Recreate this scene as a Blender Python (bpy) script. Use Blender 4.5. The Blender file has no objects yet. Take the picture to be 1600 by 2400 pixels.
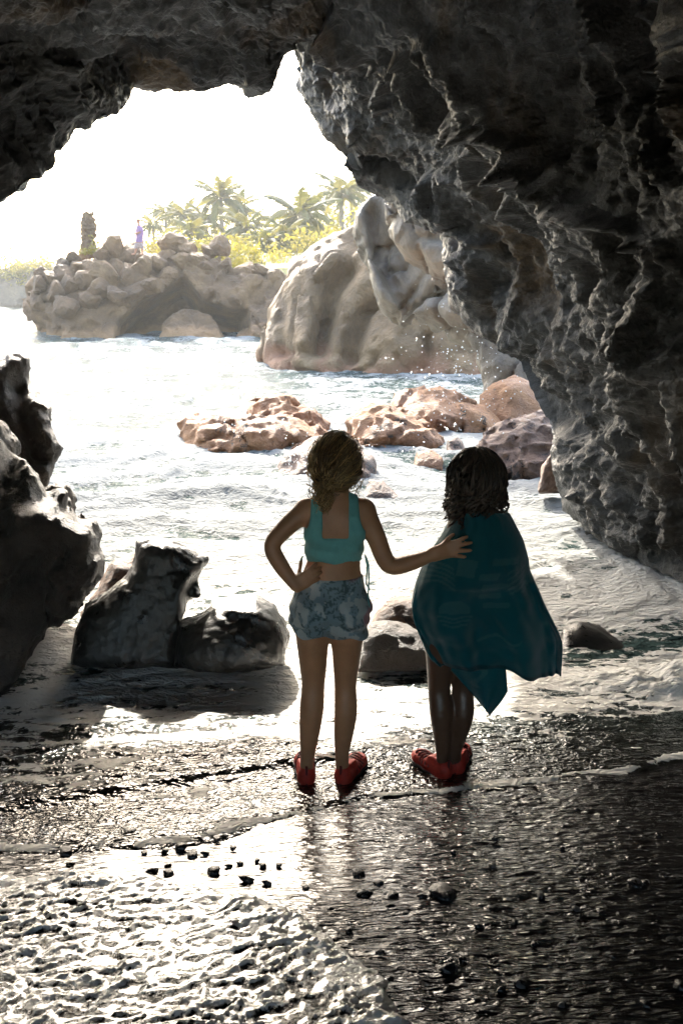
import bpy, math, random
import numpy as np

# ------------------------------------------------------------------ camera
SC = bpy.context.scene
COL = SC.collection
PITCH = math.radians(14.57)
FPX = 2000.0                      # focal length in pixels of the 1600 x 2400 photograph
CAM = np.array([0.0, 0.0, 2.3])
RV = np.array([1.0, 0.0, 0.0])
FV = np.array([0.0, math.cos(PITCH), -math.sin(PITCH)])
UV = np.array([0.0, math.sin(PITCH), math.cos(PITCH)])
cam_data = bpy.data.cameras.new("camera")
cam_data.sensor_fit = 'VERTICAL'
cam_data.sensor_height = 36.0
cam_data.lens = FPX / 2400.0 * 36.0
cam_data.clip_start = 0.05
cam_data.clip_end = 3000.0
cam = bpy.data.objects.new("camera", cam_data)
cam.location = CAM
cam.rotation_euler = (math.pi / 2 - PITCH, 0, 0)
COL.objects.link(cam)
SC.camera = cam

# ------------------------------------------------------------------ light
SUN_EL = math.radians(36)
SUN_AZ = math.radians(-13)        # from straight ahead (+Y), minus = towards the left
world = bpy.data.worlds.new("World")
SC.world = world
world.use_nodes = True
wn = world.node_tree.nodes
bg = wn["Background"]
sky = wn.new("ShaderNodeTexSky")
sky.sky_type = 'NISHITA'
sky.sun_disc = False
sky.sun_elevation = SUN_EL
sky.sun_rotation = SUN_AZ
sky.air_density = 1.25
sky.dust_density = 3.0
sky.ozone_density = 0.5
world.node_tree.links.new(sky.outputs[0], bg.inputs[0])
bg.inputs[1].default_value = 0.15
sun_data = bpy.data.lights.new("sun", 'SUN')
sun_data.energy = 2.0
sun_data.angle = math.radians(1.0)
sun_data.color = (1.0, 0.93, 0.82)
sun = bpy.data.objects.new("sun", sun_data)
sun_dir = np.array([math.sin(SUN_AZ) * math.cos(SUN_EL), math.cos(SUN_AZ) * math.cos(SUN_EL), math.sin(SUN_EL)])
from mathutils import Vector
sun.rotation_euler = Vector(-sun_dir).to_track_quat('-Z', 'Y').to_euler()
sun.location = (0, 0, 60)
COL.objects.link(sun)
SC.view_settings.view_transform = 'Standard'
SC.view_settings.look = 'None'
SC.view_settings.gamma = 1.0
SC.view_settings.use_curve_mapping = False
SC.view_settings.exposure = 2.85
SC.cycles.max_bounces = 5
SC.cycles.diffuse_bounces = 3
SC.cycles.glossy_bounces = 2
SC.cycles.transmission_bounces = 3
SC.cycles.volume_bounces = 1
SC.cycles.transparent_max_bounces = 6
SC.cycles.sample_clamp_indirect = 6.0
SC.cycles.use_adaptive_sampling = True
SC.cycles.adaptive_threshold = 0.02
SC.cycles.caustics_reflective = False
SC.cycles.caustics_refractive = False
try:
    SC.cycles.use_denoising = True
    SC.cycles.denoiser = 'OPENIMAGEDENOISE'
except Exception:
    pass

# ------------------------------------------------------------------ projection helpers
K = 1600.0 / 1568.0               # the coordinates below were read off a 1568-wide view


def at_depth(x, y, d):
    """Point of the place seen at view coordinate (x, y), d metres along the axis."""
    x = np.asarray(x, float) * K
    y = np.asarray(y, float) * K
    d = np.asarray(d, float)
    return CAM + d[..., None] * (FV + ((x - 800) / FPX)[..., None] * RV + ((1200 - y) / FPX)[..., None] * UV)


def at_y(x, y, Y):
    """Point on the upright plane at distance Y."""
    v = (1200 - y * K) / FPX
    d = Y / (math.cos(PITCH) + v * math.sin(PITCH))
    return CAM + d * (FV + (x * K - 800) / FPX * RV + v * UV)


def at_z(x, y, z):
    v = (1200 - y * K) / FPX
    d = (z - CAM[2]) / (-math.sin(PITCH) + v * math.cos(PITCH))
    return CAM + d * (FV + (x * K - 800) / FPX * RV + v * UV)


def project(P):
    q = P - CAM
    d = q @ FV
    return (800 + FPX * (q @ RV) / d) / K, (1200 - FPX * (q @ UV) / d) / K, d


# ------------------------------------------------------------------ noise
_rng = np.random.RandomState(7)
_PERM = _rng.permutation(4096).astype(np.int32)
_G = _rng.normal(size=(4096, 3))
_G /= np.linalg.norm(_G, axis=1)[:, None]
_G = _G.astype(np.float32)


def _hash(ix, iy, iz, seed):
    h = _PERM[(ix + seed * 131) & 4095]
    h = _PERM[(h + iy) & 4095]
    return _PERM[(h + iz) & 4095]


def par(fn):
    """Run a point-wise function on four slices at once."""
    from concurrent.futures import ThreadPoolExecutor

    def run(P, *a, **k):
        P = np.asarray(P, np.float32)
        shp = P.shape[:-1]
        P = P.reshape(-1, 3)
        if len(P) < 20000:
            r = fn(P, *a, **k)
        else:
            n = max(4, len(P) // 30000)
            with ThreadPoolExecutor(4) as ex:
                rs = list(ex.map(lambda c: fn(c, *a, **k), np.array_split(P, n)))
            r = tuple(np.concatenate(z) for z in zip(*rs)) if isinstance(rs[0], tuple) else np.concatenate(rs)
        return tuple(x.reshape(shp) for x in r) if isinstance(r, tuple) else r.reshape(shp)
    return run


_GX, _GY, _GZ = (np.ascontiguousarray(_G[:, k]) for k in range(3))


@par
def gn(P, seed=0):
    x, y, z = (np.ascontiguousarray(P[:, k]) for k in range(3))
    ix, iy, iz = (np.floor(q).astype(np.int32) for q in (x, y, z))
    x, y, z = x - ix, y - iy, z - iz
    u, v, w = (f * f * f * (f * (f * 6 - 15) + 10) for f in (x, y, z))
    out = 0
    for dx in (0, 1):
        hx = _PERM[(ix + (seed * 131 + dx)) & 4095] + iy
        wx = u if dx else 1 - u
        for dy in (0, 1):
            hy = _PERM[(hx + dy) & 4095] + iz
            wy = wx * (v if dy else 1 - v)
            for dz in (0, 1):
                h = _PERM[(hy + dz) & 4095]
                out = out + (_GX[h] * (x - dx) + _GY[h] * (y - dy) + _GZ[h] * (z - dz)) * (wy * (w if dz else 1 - w))
    return out * 1.5


def fbm(P, octv=4, gain=0.5, lac=2.03, seed=0):
    a, s, out = 1.0, 1.0, 0
    P = np.asarray(P, np.float32)
    for o in range(octv):
        out = out + a * gn(P * s, seed + o)
        a *= gain
        s *= lac
    return out


def ridged(P, octv=4, gain=0.5, lac=2.1, seed=0):
    a, s, out, w = 1.0, 1.0, 0, 1.0
    P = np.asarray(P, np.float32)
    for o in range(octv):
        n = 1 - np.abs(gn(P * s, seed + o)) * 1.6
        n = np.clip(n, 0, 1) ** 2
        out = out + a * n * w
        w = np.clip(n * 1.5, 0, 1)
        a *= gain
        s *= lac
    return out


@par
def worley(P, seed=0):
    """F1 and F2 cell distances."""
    x, y, z = (np.ascontiguousarray(P[:, k]) for k in range(3))
    ix, iy, iz = (np.floor(q).astype(np.int32) for q in (x, y, z))
    x, y, z = x - ix - np.float32(.5), y - iy - np.float32(.5), z - iz - np.float32(.5)
    F1 = np.full(len(P), 81.0, np.float32)
    F2 = F1.copy()
    c = np.float32(.42)
    for dx in (-1, 0, 1):
        hx = _PERM[(ix + (dx + seed * 131)) & 4095] + iy
        for dy in (-1, 0, 1):
            hy = _PERM[(hx + dy) & 4095] + iz
            for dz in (-1, 0, 1):
                h = _PERM[(hy + dz) & 4095]
                ax, ay, az = _GX[h] * c + (dx - x), _GY[h] * c + (dy - y), _GZ[h] * c + (dz - z)
                d = ax * ax + ay * ay + az * az
                F2 = np.minimum(F2, np.maximum(F1, d))
                F1 = np.minimum(F1, d)
    return np.sqrt(F1), np.sqrt(F2)


def sstep(a, b, x):
    t = np.clip((x - a) / (b - a), 0, 1)
    return t * t * (3 - 2 * t)


# ------------------------------------------------------------------ mesh helpers
def np_mesh(name, V, Q, smooth=True):
    """Mesh from numpy arrays: V (n,3), Q (m,4) or (m,3)."""
    V = np.ascontiguousarray(V, np.float32)
    Q = np.ascontiguousarray(Q, np.int32)
    m = bpy.data.meshes.new(name)
    k = Q.shape[1]
    m.vertices.add(len(V))
    m.vertices.foreach_set("co", V.ravel())
    m.loops.add(Q.size)
    m.loops.foreach_set("vertex_index", Q.ravel())
    m.polygons.add(len(Q))
    m.polygons.foreach_set("loop_start", np.arange(0, Q.size, k, dtype=np.int32))
    m.polygons.foreach_set("loop_total", np.full(len(Q), k, np.int32))
    m.polygons.foreach_set("use_smooth", np.full(len(Q), smooth, bool))
    m.update(calc_edges=True)
    m.validate()
    return m


def float_attr(mesh, name, arr):
    a = mesh.attributes.new(name, 'FLOAT', 'POINT')
    a.data.foreach_set("value", np.ascontiguousarray(arr, np.float32).ravel())


def color_attr(mesh, name, arr):
    a = mesh.color_attributes.new(name, 'FLOAT_COLOR', 'POINT')
    arr = np.asarray(arr, np.float32)
    if arr.shape[1] == 3:
        arr = np.concatenate([arr, np.ones((len(arr), 1), np.float32)], 1)
    a.data.foreach_set("color", np.ascontiguousarray(arr).ravel())


def grid_quads(nr, nc):
    i = np.arange(nr * nc).reshape(nr, nc)
    return np.stack([i[:-1, :-1], i[:-1, 1:], i[1:, 1:], i[1:, :-1]], -1).reshape(-1, 4)


def link(name, mesh, mat, parent=None, label=None, cat=None, group=None, kind=None, origin=None):
    o = bpy.data.objects.new(name, mesh)
    COL.objects.link(o)
    if origin is not None and mesh is not None:
        mesh.transform(__import__('mathutils').Matrix.Translation(-Vector(origin)))
        o.location = origin
    if mat is not None and mesh is not None and not mesh.materials:
        mesh.materials.append(mat)
    if parent is not None:
        o.parent = parent
    if label:
        o["label"] = label
    if cat:
        o["category"] = cat
    if group:
        o["group"] = group
    if kind:
        o["kind"] = kind
    return o


def thing(name, loc, label, cat, group=None):
    o = link(name, None, None, label=label, cat=cat, group=group)
    o.location = loc
    return o


def vnormals(V, Q):
    n = np.zeros_like(V)
    a, b, c = V[Q[:, 0]], V[Q[:, 1]], V[Q[:, 2]]
    fn = np.cross(b - a, c - a)
    if Q.shape[1] == 4:
        fn = fn + np.cross(c - a, V[Q[:, 3]] - a)
    for k in range(Q.shape[1]):
        for ax in range(3):
            n[:, ax] += np.bincount(Q[:, k], fn[:, ax], len(V))
    return n / np.maximum(np.linalg.norm(n, axis=1), 1e-9)[:, None]


def surface_nets(F, org, h):
    """Quad mesh of the zero level of F (negative inside)."""
    ins = F < 0
    c = ins[:-1, :-1, :-1].astype(np.int8)
    tot = np.zeros(c.shape, np.int8)
    for dx in (0, 1):
        for dy in (0, 1):
            for dz in (0, 1):
                tot += ins[dx:ins.shape[0] - 1 + dx, dy:ins.shape[1] - 1 + dy, dz:ins.shape[2] - 1 + dz]
    act = np.argwhere((tot > 0) & (tot < 8))
    idx = np.full(c.shape, -1, np.int32)
    idx[act[:, 0], act[:, 1], act[:, 2]] = np.arange(len(act))
    acc = np.zeros((len(act), 3))
    cnt = np.zeros(len(act))
    corners = [(x, y, z) for x in (0, 1) for y in (0, 1) for z in (0, 1)]
    vals = {k: F[act[:, 0] + k[0], act[:, 1] + k[1], act[:, 2] + k[2]] for k in corners}
    for a in corners:
        for ax in range(3):
            if a[ax] == 0:
                b = list(a)
                b[ax] = 1
                b = tuple(b)
                va, vb = vals[a], vals[b]
                cr = (va < 0) != (vb < 0)
                t = np.where(cr, va / np.where(cr, va - vb, 1), 0)
                p = np.tile(np.array(a, float), (len(act), 1))
                p[:, ax] = t
                acc += np.where(cr[:, None], p, 0)
                cnt += cr
    V = (act + acc / cnt[:, None]) * h + org
    quads = []
    nx, ny, nz = F.shape
    for ax in range(3):
        sl0 = [slice(None)] * 3
        sl1 = [slice(None)] * 3
        sl0[ax] = slice(0, -1)
        sl1[ax] = slice(1, None)
        A, B = ins[tuple(sl0)], ins[tuple(sl1)]
        e = np.argwhere(A != B)
        o1, o2 = (ax + 1) % 3, (ax + 2) % 3
        lim = F.shape
        e = e[(e[:, o1] > 0) & (e[:, o2] > 0) & (e[:, o1] < lim[o1] - 1) & (e[:, o2] < lim[o2] - 1)]
        s = A[e[:, 0], e[:, 1], e[:, 2]]
        q = []
        for (k1, k2) in ((1, 1), (0, 1), (0, 0), (1, 0)):
            c = e.copy()
            c[:, o1] -= k1
            c[:, o2] -= k2
            q.append(idx[c[:, 0], c[:, 1], c[:, 2]])
        q = np.stack(q, 1)
        q[~s] = q[~s][:, ::-1]
        quads.append(q)
    Q = np.concatenate(quads)
    Q = Q[(Q >= 0).all(1)]
    return V, Q


def smooth_mesh(V, Q, it=1, f=0.5):
    for _ in range(it):
        acc = np.zeros_like(V)
        cnt = np.zeros(len(V))
        for k in range(4):
            a, b = Q[:, k], Q[:, (k + 1) % 4]
            for ax in range(3):
                acc[:, ax] += np.bincount(a, V[b, ax], len(V))
                acc[:, ax] += np.bincount(b, V[a, ax], len(V))
            cnt += np.bincount(a, minlength=len(V)) + np.bincount(b, minlength=len(V))
        V = V * (1 - f) + f * acc / np.maximum(cnt, 1)[:, None]
    return V


def poly_dist(A, B, poly):
    """Signed 2-D distance to a closed polygon, negative inside."""
    d = np.full(A.shape, 1e9)
    ins = np.zeros(A.shape, bool)
    n = len(poly)
    for i in range(n):
        (x0, y0), (x1, y1) = poly[i], poly[(i + 1) % n]
        ex, ey = x1 - x0, y1 - y0
        L = ex * ex + ey * ey + 1e-12
        t = np.clip(((A - x0) * ex + (B - y0) * ey) / L, 0, 1)
        d = np.minimum(d, (A - x0 - t * ex) ** 2 + (B - y0 - t * ey) ** 2)
        cond = ((y0 > B) != (y1 > B))
        xi = x0 + (B - y0) * ex / (ey if abs(ey) > 1e-12 else 1e-12)
        ins ^= cond & (A < xi)
    d = np.sqrt(d)
    return np.where(ins, -d, d)


def line_dist(A, B, pts):
    d = np.full(A.shape, 1e9)
    for (x0, y0), (x1, y1) in zip(pts[:-1], pts[1:]):
        ex, ey = x1 - x0, y1 - y0
        L = ex * ex + ey * ey + 1e-12
        t = np.clip(((A - x0) * ex + (B - y0) * ey) / L, 0, 1)
        d = np.minimum(d, (A - x0 - t * ex) ** 2 + (B - y0 - t * ey) ** 2)
    return np.sqrt(d)


def outline_rock(name, mat, poly, d0, back, rnd, vox, label, cat="rock", tilt=0.0, swing=0.0, feats=(), noise=(), bulge=0.0,
                 kind=None, disp=None, group=None, plan=0.0, smooth=1, front=0.0, carve=None, parent=None):
    """Solid rock whose outline is given in view coordinates at depth d0: rounded front, real back.
    tilt / swing: metres deeper per metre up / right.  feats: (polyline, +recess/-ridge metres, width m).
    noise: (amplitude, frequency, octaves, kind)."""
    s = d0 / FPX
    pm = [((x * K - 800) * s, (1200 - y * K) * s) for x, y in poly]
    xs = [p[0] for p in pm]
    ys = [p[1] for p in pm]
    pad = 3 * vox + 0.1 * max(n[0] for n in noise) if noise else 3 * vox
    a = np.arange(min(xs) - pad - .02 * d0, max(xs) + pad + .02 * d0, vox)
    b = np.arange(min(ys) - pad, max(ys) + pad, vox)
    cx, cy = (min(xs) + max(xs)) / 2, (min(ys) + max(ys)) / 2
    A, B = np.meshgrid(a, b, indexing='ij')
    p2 = poly_dist(A, B, pm)
    H = tilt * (B - cy) + swing * (A - cx)
    if bulge:
        e = np.clip(-p2 / bulge[1], 0, 1)
        H = H - bulge[0] * np.sqrt(1 - (1 - e) ** 2)
    if plan:                                             # rounded in plan: the middle stands nearer than the sides
        H = H - plan * np.clip(1 - ((A - cx) / (.5 * (max(xs) - min(xs)))) ** 2, 0, 1) ** .8
    for ln, amp, w in feats:
        lm = [((x * K - 800) * s, (1200 - y * K) * s) for x, y in ln]
        H = H + amp * np.exp(-(line_dist(A, B, lm) / w) ** 2)
    c = np.arange(d0 + min(H.min(), 0) - front - pad - .3 * rnd, d0 + back + pad, vox)
    CC = c[None, None, :]
    bb = np.maximum((d0 - front + H)[:, :, None] - CC, CC - (d0 + back))
    aa = p2[:, :, None]
    shx = cx / d0                                        # the rock's long axis points away from the viewer
    r = rnd
    aa2 = np.maximum(aa + r, 0)
    bb2 = np.maximum(bb + r, 0)
    F = np.minimum(np.maximum(aa + r, bb + r), 0) + np.sqrt(aa2 ** 2 + bb2 ** 2) - r
    F = F.astype(np.float32)
    W = CAM + (A[:, :, None] + shx * (CC - d0))[..., None] * RV + B[:, :, None, None] * UV + CC[..., None] * FV
    W = W.astype(np.float32)
    near = np.abs(F) < (sum(n[0] for n in noise) * 1.6 + 2 * vox if noise else 0)
    if noise:
        Pn = W[near]
        dv = np.zeros(len(Pn), np.float32)
        for n in noise:
            amp, fr, oc, kd = n[:4]
            if kd == 'fbm':
                dv += amp * fbm(Pn * fr, oc, seed=int(abs(d0) * 7) % 97)
            elif kd == 'ridged':
                dv -= amp * (ridged(Pn * fr, oc, seed=11 + int(abs(d0) * 5) % 89) - .7)
            elif kd == 'cell':
                F1, F2 = worley(Pn * fr + .3 * fbm(Pn * fr, 2, seed=3)[:, None], seed=int(abs(d0) * 3) % 50)
                dv += amp * (np.clip(F1, 0, 1) - .45)
            elif kd == 'crack':
                F1, F2 = worley(Pn * fr + .45 * fbm(Pn * fr * .8, 3, seed=5)[:, None], seed=7 + int(abs(d0) * 3) % 50)
                dv += amp * np.exp(-((F2 - F1) / .07) ** 2) - .14 * amp * (F2 - F1)
            elif kd == 'pit':
                F1, F2 = worley(Pn * fr + .35 * fbm(Pn * fr, 2, seed=3)[:, None], seed=int(abs(d0) * 3) % 50)
                dv += amp * (.5 - np.clip(F1 * 1.25, 0, 1))
        F[near] += dv
    if carve is not None:
        F = np.maximum(F, -carve(W).astype(np.float32))
    V, Q = surface_nets(F, np.array([a[0], b[0], c[0]]), vox)
    if smooth:
        V = smooth_mesh(V, Q, smooth, 0.5)
    V = CAM + (V[:, :1] + shx * (V[:, 2:3] - d0)) * RV + V[:, 1:2] * UV + V[:, 2:3] * FV
    if disp is not None:
        V = V + vnormals(V, Q) * disp(V)[:, None]
    m = np_mesh(name, V, Q)
    base = (float(V[:, 0].mean()), float(V[:, 1].mean()), float(V[:, 2].min()))
    return link(name, m, mat, label=label, cat=None if (kind == 'structure' or parent) else cat, kind=kind, origin=base, group=group, parent=parent)


def tubes(name, paths, mat, parent, sides=4, shade=None):
    """Many tapered strands in one mesh: paths = list of (pts (n,3), radii (n,))."""
    Vs, Qs, cs = [], [], []
    off = 0
    ang = np.arange(sides) * 2 * np.pi / sides
    for i, (p, r) in enumerate(paths):
        p = np.asarray(p, float)
        r = np.broadcast_to(r, len(p))
        t = np.gradient(p, axis=0)
        t /= np.linalg.norm(t, axis=1)[:, None] + 1e-9
        ref = np.where(np.abs(t[:, 2:3]) > .9, np.array([[1., 0, 0]]), np.array([[0, 0, 1.]]))
        u = np.cross(t, ref)
        u /= np.linalg.norm(u, axis=1)[:, None] + 1e-9
        w = np.cross(t, u)
        ring = p[:, None, :] + r[:, None, None] * (np.cos(ang)[None, :, None] * u[:, None, :] + np.sin(ang)[None, :, None] * w[:, None, :])
        n = len(p)
        idx = np.arange(n * sides).reshape(n, sides) + off
        q = np.stack([idx[:-1], np.roll(idx[:-1], -1, 1), np.roll(idx[1:], -1, 1), idx[1:]], -1).reshape(-1, 4)
        Vs.append(ring.reshape(-1, 3))
        Qs.append(q)
        if shade is not None:
            cs.append(np.tile(np.array(shade[i])[None], (n * sides, 1)))
        off += n * sides
    V = np.concatenate(Vs)
    loc = np.zeros(3)
    q_ = parent
    while q_ is not None:
        loc = loc + np.array(q_.location)
        q_ = q_.parent
    m = np_mesh(name, V - loc, np.concatenate(Qs))
    if shade is not None:
        color_attr(m, "shade", np.concatenate(cs))
    return link(name, m, mat, parent=parent)


# ------------------------------------------------------------------ node helpers
def new_mat(name):
    m = bpy.data.materials.new(name)
    m.use_nodes = True
    nt = m.node_tree
    nt.nodes.clear()
    out = nt.nodes.new("ShaderNodeOutputMaterial")
    b = nt.nodes.new("ShaderNodeBsdfPrincipled")
    nt.links.new(b.outputs[0], out.inputs[0])
    return m, nt, b


def nd(nt, t, **kw):
    n = nt.nodes.new(t)
    for k, v in kw.items():
        if k.startswith("i_"):
            key = k[2:]
            n.inputs[int(key) if key.isdigit() else key.replace("_", " ")].default_value = v
        else:
            setattr(n, k, v)
    return n


def ramp(nt, fac, stops, interp='LINEAR'):
    r = nt.nodes.new("ShaderNodeValToRGB")
    r.color_ramp.interpolation = interp
    el = r.color_ramp.elements
    while len(el) < len(stops):
        el.new(0.5)
    for e, (p, c) in zip(el, stops):
        e.position = p
        e.color = tuple(c) + (1,) if len(c) == 3 else c
    if fac is not None:
        nt.links.new(fac, r.inputs[0])
    return r


def noise_n(nt, vec, scale, detail=6, rough=0.55, dist=0.0):
    n = nd(nt, "ShaderNodeTexNoise", i_Scale=scale, i_Detail=detail, i_Roughness=rough, i_Distortion=dist)
    if vec is not None:
        nt.links.new(vec, n.inputs["Vector"])
    return n


def mixc(nt, fac, a, b, blend='MIX'):
    n = nt.nodes.new("ShaderNodeMix")
    n.data_type = 'RGBA'
    n.blend_type = blend
    for sock, v in ((n.inputs[0], fac), (n.inputs[6], a), (n.inputs[7], b)):
        if hasattr(v, 'is_linked') or hasattr(v, 'links'):
            nt.links.new(v, sock)
        else:
            sock.default_value = v if not isinstance(v, tuple) or len(v) == 4 else v + (1,)
    return n.outputs[2]


def mth(nt, op, a, b=None, c=None, clamp=False):
    n = nt.nodes.new("ShaderNodeMath")
    n.operation = op
    n.use_clamp = clamp
    for k, v in enumerate((a, b, c)):
        if v is None:
            continue
        if hasattr(v, 'links'):
            nt.links.new(v, n.inputs[k])
        else:
            n.inputs[k].default_value = v
    return n.outputs[0]


def maprange(nt, v, a, b, c=0.0, d=1.0, smooth=True):
    n = nt.nodes.new("ShaderNodeMapRange")
    n.interpolation_type = 'SMOOTHSTEP' if smooth else 'LINEAR'
    nt.links.new(v, n.inputs[0])
    for k, x in enumerate((a, b, c, d)):
        n.inputs[k + 1].default_value = x
    return n.outputs[0]


def rock_mat(name, dark, mid, light, scale=2.0, rough=0.6, bump=0.4, bscale=12.0, base_band=None, spots=None, spec=0.5, wet=None, streak=None):
    """Procedural rock: three-colour mottling, grain relief, optional stain below a height, optional dark pits."""
    m, nt, b = new_mat(name)
    geo = nt.nodes.new("ShaderNodeNewGeometry")
    pos = geo.outputs["Position"]
    n1 = noise_n(nt, pos, scale, 8, 0.62, 0.4)
    col = ramp(nt, n1.outputs[0], [(0.3, dark), (0.5, mid), (0.72, light)]).outputs[0]
    n2 = noise_n(nt, pos, scale * 9, 6, 0.65)
    col = mixc(nt, 0.55, col, ramp(nt, n2.outputs[0], [(0.3, (0.35,) * 3), (0.7, (0.65,) * 3)]).outputs[0], 'OVERLAY')
    sep = nt.nodes.new("ShaderNodeSeparateXYZ")
    nt.links.new(pos, sep.inputs[0])
    if streak:
        c, sc_ = streak
        mp = nd(nt, "ShaderNodeMapping")
        mp.inputs["Scale"].default_value = sc_
        nt.links.new(pos, mp.inputs[0])
        ns = noise_n(nt, mp.outputs[0], 1.0, 5, 0.6, 0.5)
        col = mixc(nt, maprange(nt, ns.outputs[0], 0.52, 0.7), col, c)
    if base_band:
        c, z0, z1 = base_band
        zz = mth(nt, 'ADD', sep.outputs[2], mth(nt, 'MULTIPLY', mth(nt, 'SUBTRACT', n1.outputs[0], 0.5), (z1 - z0) * 5.0))
        fac = maprange(nt, zz, z0, z1, 1.0, 0.0)
        cc = mixc(nt, n2.outputs[0], c, tuple(x * 0.55 for x in c))
        col = mixc(nt, fac, col, cc)
    hgt = n2.outputs[0]
    if spots:
        c, sc_, th = spots
        n3 = noise_n(nt, pos, sc_, 5, .72, 1.2)
        n6 = noise_n(nt, pos, sc_ * .18, 3)
        fac = maprange(nt, mth(nt, 'ADD', n3.outputs[0], mth(nt, 'MULTIPLY', mth(nt, 'SUBTRACT', n6.outputs[0], .5), .5)), .84 - th, .92 - th, 0.0, 1.0)
        col = mixc(nt, fac, col, c)
        hgt = mth(nt, 'SUBTRACT', hgt, mth(nt, 'MULTIPLY', fac, .5))
    nt.links.new(col, b.inputs["Base Color"])
    rr = maprange(nt, n1.outputs[0], 0.3, 0.7, rough - 0.12, rough + 0.12)
    nt.links.new(rr, b.inputs["Roughness"])
    b.inputs["Specular IOR Level"].default_value = spec
    n4 = noise_n(nt, pos, bscale, 8, 0.7, 0.2)
    n5 = noise_n(nt, pos, bscale * 4, 6, 0.7)
    hh = mth(nt, 'ADD', n4.outputs[0], mth(nt, 'MULTIPLY', n5.outputs[0], 0.35))
    hh = mth(nt, 'ADD', hh, mth(nt, 'MULTIPLY', hgt, .3))
    bp = nd(nt, "ShaderNodeBump", i_Strength=bump, i_Distance=1.2 / bscale)
    nt.links.new(hh, bp.inputs["Height"])
    nt.links.new(bp.outputs[0], b.inputs["Normal"])
    if wet:
        b.inputs["Coat Weight"].default_value = wet[0]
        b.inputs["Coat Roughness"].default_value = wet[1]
        nt.links.new(bp.outputs[0], b.inputs["Coat Normal"])
    return m

# ================================================================== the cave
M_CAVE = rock_mat("cave_rock", (0.0026, 0.003, 0.0031), (0.0072, 0.008, 0.0078), (0.021, 0.0215, 0.019), scale=1.6, rough=0.38, bump=0.6,
                  bscale=16, spec=0.5, streak=((0.055, 0.032, 0.010), (0.9, 0.9, 0.35)))
# outline of the cave mouth as seen from inside: x, y, depth
MOUTH = [
    (1900, 1560, 5.2), (1720, 1420, 5.9), (1568, 1340, 6.6), (1480, 1297, 7.1), (1400, 1257, 7.5), (1340, 1217, 8.0), (1315, 1172, 8.2),
    (1292, 1127, 8.3), (1270, 1090, 8.4), (1262, 1040, 8.5), (1268, 1000, 8.6), (1262, 965, 8.7), (1235, 925, 8.8), (1215, 885, 8.9),
    (1197, 840, 9.0), (1190, 815, 9.0), (1150, 800, 9.0), (1095, 770, 9.0), (1060, 735, 9.1), (1035, 690, 9.2), (1022, 650, 9.3),
    (1016, 600, 9.4), (1015, 560, 9.5), (1010, 540, 9.6), (975, 525, 9.8), (930, 510, 10), (905, 475, 10.2), (880, 455, 10.4),
    (850, 442, 10.5), (820, 425, 10.5), (805, 395, 10.2), (790, 380, 10), (799, 365, 10), (780, 345, 10), (750, 325, 10), (735, 300, 10),
    (715, 260, 10), (700, 235, 10), (688, 215, 10), (692, 195, 9.9), (690, 160, 9.8), (676, 127, 9.6), (672, 115, 9.4), (677, 88, 9.1),
    (665, 105, 8.8), (641, 145, 8.4), (637, 165, 8.3), (625, 200, 8.1), (620, 217, 8.0), (590, 212, 8), (560, 200, 8), (530, 195, 8),
    (510, 197, 8), (490, 205, 8), (460, 208, 8), (430, 212, 8), (412, 215, 8), (395, 208, 8), (350, 205, 8), (320, 200, 8), (307, 193, 8),
    (300, 215, 7.9), (290, 235, 7.8), (275, 255, 7.7), (250, 270, 7.6), (225, 272, 7.5), (215, 285, 7.5), (205, 298, 7.4), (185, 293, 7.4),
    (172, 300, 7.3), (160, 320, 7.2), (140, 340, 7.1), (120, 348, 7.0), (130, 360, 7.0), (128, 375, 7), (110, 395, 7), (95, 408, 6.9),
    (70, 415, 6.9), (40, 440, 6.8), (0, 462, 6.8), (-80, 510, 6.6), (-200, 600, 6.4), (-350, 760, 6.2), (-480, 950, 5.9), (-560, 1150, 5.6),
    (-620, 1400, 5.2), (-660, 1650, 4.8)]
MN = len(MOUTH)


def mouth_index(x, y):
    return min(range(MN), key=lambda i: (MOUTH[i][0] - x) ** 2 + (MOUTH[i][1] - y) ** 2)


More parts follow.
